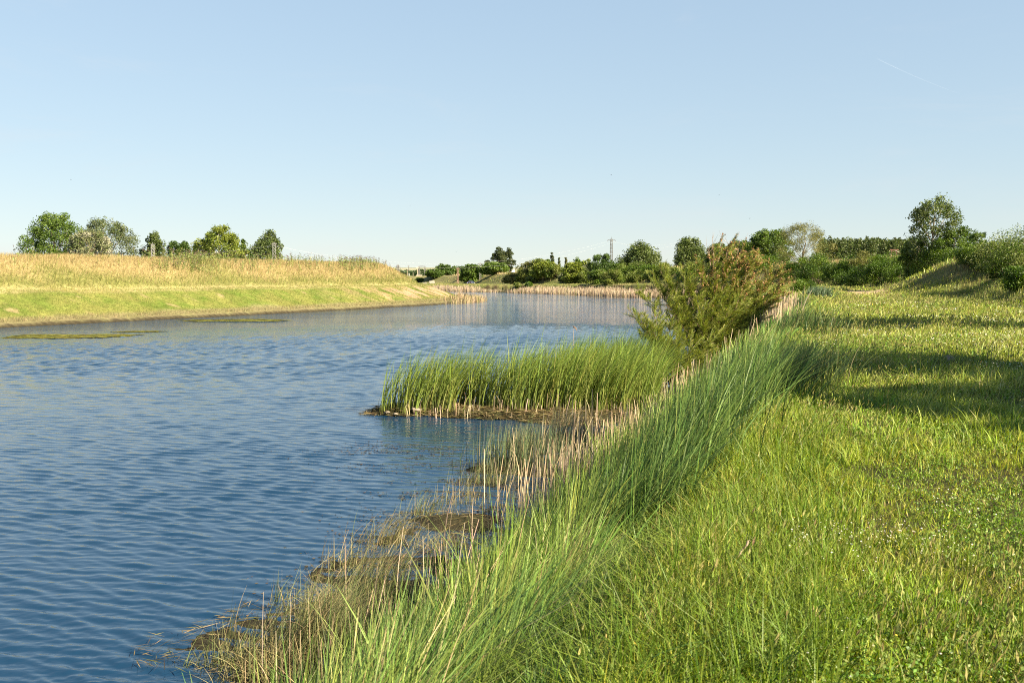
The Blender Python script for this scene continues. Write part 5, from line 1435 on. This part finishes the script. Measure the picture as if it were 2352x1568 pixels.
def wall_and_sheds():
    p = at(886, 636, 560); p[2] = .2
    o = thing('low_wall', 'low grey concrete wall beyond the end of the left levee', 'wall', tuple(p), .05)
    mb = MB()
    mb.box((0, 0, .9), (11, .3, 1.6), 0, (.28, .27, .26)); mb.build('panels', M_SOLID, o)
    m2 = MB()
    for k in range(7): m2.box((-5.4 + k * 1.8, -.2, 1.0), (.22, .2, 2.0), 0, (.38, .36, .34))
    m2.build('posts', M_SOLID, o)
    p = at(963, 633, 590); p[2] = .1
    o = thing('small_hut', 'tiny white hut at the foot of the tall wooden pole', 'hut', tuple(p), .1)
    mb = MB(); mb.box((0, 0, 1.0), (3.0, 2.4, 2.4), 0, (.45, .44, .43)); mb.build('wall', M_SOLID, o)
    m2 = MB(); m2.add([(-1.7, -1.4, 2.2), (1.7, -1.4, 2.2), (1.7, 1.4, 2.2), (-1.7, 1.4, 2.2), (-1.7, 0, 2.9), (1.7, 0, 2.9)], [(0, 1, 5, 4), (2, 3, 4, 5), (0, 4, 3), (1, 2, 5), (0, 3, 2, 1)], (.45, .36, .32)); m2.build('roof', M_SOLID, o)
    p = at(2053, 583, 150)
    o = thing('rusty_frame', 'rusty reddish iron frame with a slanting board behind the crest shrubs', 'frame', (p[0], p[1], ground(p[0], p[1])), .2)
    zt = at(2053, 574, 150)[2] - ground(p[0], p[1])
    mb = MB()
    for sx in (-.45, .45): mb.box((sx, 0, zt / 2), (.08, .08, zt), 0, (.12, .065, .05))
    mb.build('posts', M_SOLID, o)
    m2 = MB(); m2.box((.05, 0, zt + .04), (1.5, .14, .10), 0, (.16, .08, .06)); m2.box((.10, .02, zt - .22), (1.2, .12, .08), 0, (.14, .075, .06)); m2.build('beams', M_SOLID, o)
    m3 = MB(); m3.add([(.2, -.1, zt - .10), (1.25, -.1, zt - .45), (1.25, .1, zt - .53), (.2, .1, zt - .18), (.2, -.1, zt - .14), (1.25, -.1, zt - .49), (1.25, .1, zt - .57), (.2, .1, zt - .22)],
                      [(0, 1, 2, 3), (7, 6, 5, 4), (0, 4, 5, 1), (2, 6, 7, 3), (1, 5, 6, 2), (0, 3, 7, 4)], (.48, .44, .40)); m3.build('board', M_SOLID, o)
wall_and_sheds()

# ------------------------------------------------------------------ small things near the camera
def stone():
    p = gp(2181, 826, .04); p[2] = ground(p[0], p[1])
    bm = bmesh.new(); bmesh.ops.create_icosphere(bm, subdivisions=3, radius=.085)
    for v in bm.verts:
        n_ = float(vnoise(v.co.x * 9 + 3, v.co.y * 9 + v.co.z * 7, 8)); v.co *= .62 + .75 * n_
        v.co.z = v.co.z * .9 + .07; v.co.x *= 1.15
    me = bpy.data.meshes.new('stone'); bm.to_mesh(me); bm.free()
    c = np.ones((len(me.vertices), 4), np.float32); c[:, :3] = (.24, .18, .19)
    me.attributes.new('col', 'FLOAT_COLOR', 'POINT').data.foreach_set('color', c.ravel()); me.materials.append(M_SOLID)
    o = bpy.data.objects.new('stone', me); COL.objects.link(o); o.location = tuple(p)
    tag(o, 'pinkish stone half hidden in the grass in the shadow on the meadow', 'stone')
    tussock('grass_tuft', 2178, 838, 18.3, 260, .34, .24, .4, .25, [(.13, .19, .04), (.18, .22, .06)], 'dark grass tuft around the pinkish stone', 'grass tuft', None, 905, wd=.012)
    a = gp(1722, 1283, .14); b = gp(1690, 1318, .06)
    za = ground(a[0], a[1]) + .20; zb = ground(b[0], b[1]) + .10
    mb = MB(); rr = random.Random(4); pts = []; rad = []
    for k in range(9):
        t = k / 8; q = Vector((a[0], a[1], za)).lerp(Vector((b[0], b[1], zb)), t)
        pts.append(q + Vector((rr.uniform(-1, 1), rr.uniform(-1, 1), rr.uniform(-1, 1))) * .004); rad.append(.0075 * rr.uniform(.75, 1.15) * (1 - .3 * t))
    mb.tube(pts, rad, 7, (.52, .38, .28)); o = mb.build('dry_stick', M_DRY, None, True)
    tag(o, 'pale pinkish dry stick lying in the bank grass near the camera', 'stick')
stone()

def turtle(label, u, v, D, rz, sc, seed):
    p = at(u, v, D); p[2] = max(ground(p[0], p[1]), WZ) + .01
    o = thing('turtle', label, 'turtle', tuple(p), rz, 'turtles basking on the tip of the spit')
    o.rotation_euler = (R(-12), 0, rz); o.scale = (sc, sc, sc)
    J = [((0, -.02, .035), .05), ((0, .07, .045), .035), ((0, .115, .075), .018), ((0, .145, .10), .020), ((0, .172, .103), .012),
         ((.07, .05, .03), .016), ((.10, .075, .008), .012), ((-.07, .05, .03), .016), ((-.10, .075, .008), .012),
         ((.065, -.07, .03), .016), ((.09, -.10, .008), .009), ((-.065, -.07, .03), .016), ((-.09, -.10, .008), .009), ((0, -.10, .03), .010), ((0, -.15, .02), .004)]
    E = [(0, 1), (1, 2), (2, 3), (3, 4), (1, 5), (5, 6), (1, 7), (7, 8), (0, 9), (9, 10), (0, 11), (11, 12), (0, 13), (13, 14)]
    me = bpy.data.meshes.new('body'); me.from_pydata([j[0] for j in J], E, []); me.update()
    b = bpy.data.objects.new('body', me); COL.objects.link(b); b.parent = o
    b.modifiers.new('skin', 'SKIN').use_smooth_shade = True
    for i, (_, r) in enumerate(J): me.skin_vertices[0].data[i].radius = (r, r)
    me.skin_vertices[0].data[0].use_root = True
    b.modifiers.new('sub', 'SUBSURF').render_levels = 1
    m = M_SOLID.copy(); m.name = 'turtle_skin'
    p_ = [n for n in m.node_tree.nodes if n.type == 'BSDF_PRINCIPLED'][0]
    for l in list(p_.inputs['Base Color'].links): m.node_tree.links.remove(l)
    p_.inputs['Base Color'].default_value = (.10, .085, .05, 1); me.materials.append(m)
    sh = MB(); V = []; F = []
    for k in range(7):
        f = k / 6 * math.pi / 2
        for a in range(20):
            al = a * math.pi / 10
            V.append((.082 * math.cos(f) * math.cos(al), -.01 + .112 * math.cos(f) * math.sin(al), .03 + .062 * math.sin(f)))
    for k in range(6):
        for a in range(20): F.append((k * 20 + a, k * 20 + (a + 1) % 20, (k + 1) * 20 + (a + 1) % 20, (k + 1) * 20 + a))
    F.append(tuple(range(20))[::-1])
    sh.add(V, F, (.20, .165, .13)); sh.build('shell', M_SOLID, o, True)
for i, a in enumerate([('grey-brown turtle on the litter, leftmost on the spit tip', 889, 920, 28.7, R(40), 1.0), ('grey-brown turtle with raised head, second from the spit tip', 909, 921, 28.6, R(-20), .9),
                       ('darker turtle half turned away, third from the spit tip', 930, 913, 28.9, R(70), 1.15), ('largest pale-shelled turtle, rightmost on the litter mound', 956, 916, 28.7, R(-75), 1.35)]):
    turtle(*a, 930 + i)

def bird(label, u, v, D, span, rz, bank_):
    p = at(u, v, D)
    mb = MB(); s = span / 2
    mb.tube([(0, -.16 * span, 0), (0, -.05 * span, 0), (0, .10 * span, .01), (0, .20 * span, .01)], [.01 * span, .06 * span, .055 * span, .015 * span], 7, (.03, .03, .035))
    for sx in (-1, 1):
        mb.add([(0, .08 * span, .02 * span), (sx * s * .5, .12 * span, .16 * span), (sx * s, -.02 * span, .08 * span), (sx * s * .45, -.05 * span, .13 * span), (0, -.07 * span, .01 * span),
                (0, .08 * span, .0), (sx * s * .5, .12 * span, .15 * span), (sx * s * .45, -.05 * span, .12 * span), (0, -.07 * span, -.01 * span)],
               [(0, 1, 3, 4), (1, 2, 3), (8, 7, 6, 5), (7, 2, 6), (0, 5, 6, 1), (4, 3, 7, 8)], (.03, .03, .035))
    o = mb.build('bird', M_SOLID); o.location = tuple(p); o.rotation_euler = (0, bank_, rz)
    tag(o, label, 'bird', 'small dark birds in the sky')
for a in [('tiny dark bird in the sky above the left levee', 163, 413, 150, .42, R(60), .2), ('tiny dark bird in the sky above the tall lattice tower', 1404, 402, 140, .40, R(80), -.2), ('tiny dark bird high left of centre, over the end of the levee', 942, 472, 200, .35, R(20), .1),
          ('tiny dark bird in the sky left of the orange tamarisk top', 1652, 448, 180, .36, R(-40), .1), ('tiny dark bird above the round dark tree on the right', 1722, 502, 160, .36, R(120), .3), ('tiny dark bird low beside the horizon cloud', 1048, 578, 220, .5, R(10), 0)]:
    bird(*a)

# ------------------------------------------------------------------ far hills and the vapour trail
def hills():
    rng = np.random.default_rng(99)
    xs = np.linspace(-1500, 900, 90); ys = np.linspace(3000, 5200, 30)
    X, Y = np.meshgrid(xs, ys)
    t = (Y - 3000) / 2200
    Z = (8 + 36 * smooth(0, .62, t) - 10 * smooth(.7, 1, t)) * (.86 + .22 * fbm(X / 700 + 4, Y / 900, 951)) * smooth(900, 200, X)
    n = fbm(X / 160, Y / 130, 961)
    st_ = (np.floor(t * 7 + .6 * fbm(X / 300, Y / 300, 971)) % 2)
    C = lerp(lerp((.33, .33, .20), (.40, .37, .26), st_), (.20, .24, .20), smooth(.62, .72, n))
    nr, na = X.shape; i = np.arange(nr - 1)[:, None] * na; j = np.arange(na - 1)[None, :]
    f = np.stack([i + j, i + j + 1, i + na + j + 1, i + na + j], -1).reshape(-1, 4)
    tag(mesh_np('hills', np.stack([X, Y, Z], -1).reshape(-1, 3), f, M_GROUND, C.reshape(-1, 3), smooth=True), 'low pale field-covered hills on the horizon', kind='structure')
    for i, (u, vv, D, r) in enumerate([(896, 615.5, 3600, 9), (904, 618, 3300, 11), (958, 619, 3300, 12), (919, 620.5, 3300, 16)]):
        p = at(u, vv, D)
hills()

def vapour_trail():
    m, n, N, L = nodemat('thin_vapour')
    a = N("ShaderNodeAttribute"); a.attribute_name = 'col'
    s = N("ShaderNodeSeparateColor"); t = N("ShaderNodeBsdfTransparent"); d = N("ShaderNodeBsdfTranslucent"); d2 = N("ShaderNodeBsdfDiffuse")
    d.inputs[0].default_value = (.9, .9, .92, 1); d2.inputs[0].default_value = (.9, .9, .92, 1)
    ad = N("ShaderNodeAddShader"); mx = N("ShaderNodeMixShader"); o = N("ShaderNodeOutputMaterial")
    L(a.outputs[0], s.inputs[0]); L(s.outputs[0], mx.inputs[0]); L(t.outputs[0], mx.inputs[1]); L(d2.outputs[0], ad.inputs[0]); L(d.outputs[0], ad.inputs[1]); L(ad.outputs[0], mx.inputs[2]); L(mx.outputs[0], o.inputs[0])
    K = 40; V = []; C = []; D = 14000
    for k in range(K):
        q = k / (K - 1)
        u = 2012 + 195 * q; v = 133 + 84 * q - 9 * math.sin(q * math.pi) * -.4
        c = at(u, v, D); wdt = (5.0 * (1 - q) ** 1.4 + 1.1) * D / FOC
        al = .065 * (1 - .35 * q) * (.35 + .9 * float(vnoise(q * 9, 0, 5))) * min(1, q * 14) * min(1, (1 - q) * 10)
        for e, aa in ((-.5, 0), (-.2, al), (.2, al), (.5, 0)):
            V.append(c + np.array([-.40, 0, .92]) * wdt * e + np.array([0, wdt * (.3 if abs(e) < .3 else 0), 0])); C.append((aa, aa, aa))
    F = [(k * 4 + j, k * 4 + j + 1, k * 4 + j + 5, k * 4 + j + 4) for k in range(K - 1) for j in range(3)]
    o = mesh_np('vapour_trail', np.array(V), np.array(F), m, np.array(C))
    tag(o, 'thin white vapour trail slanting down in the upper right sky', 'vapour trail')
vapour_trail()
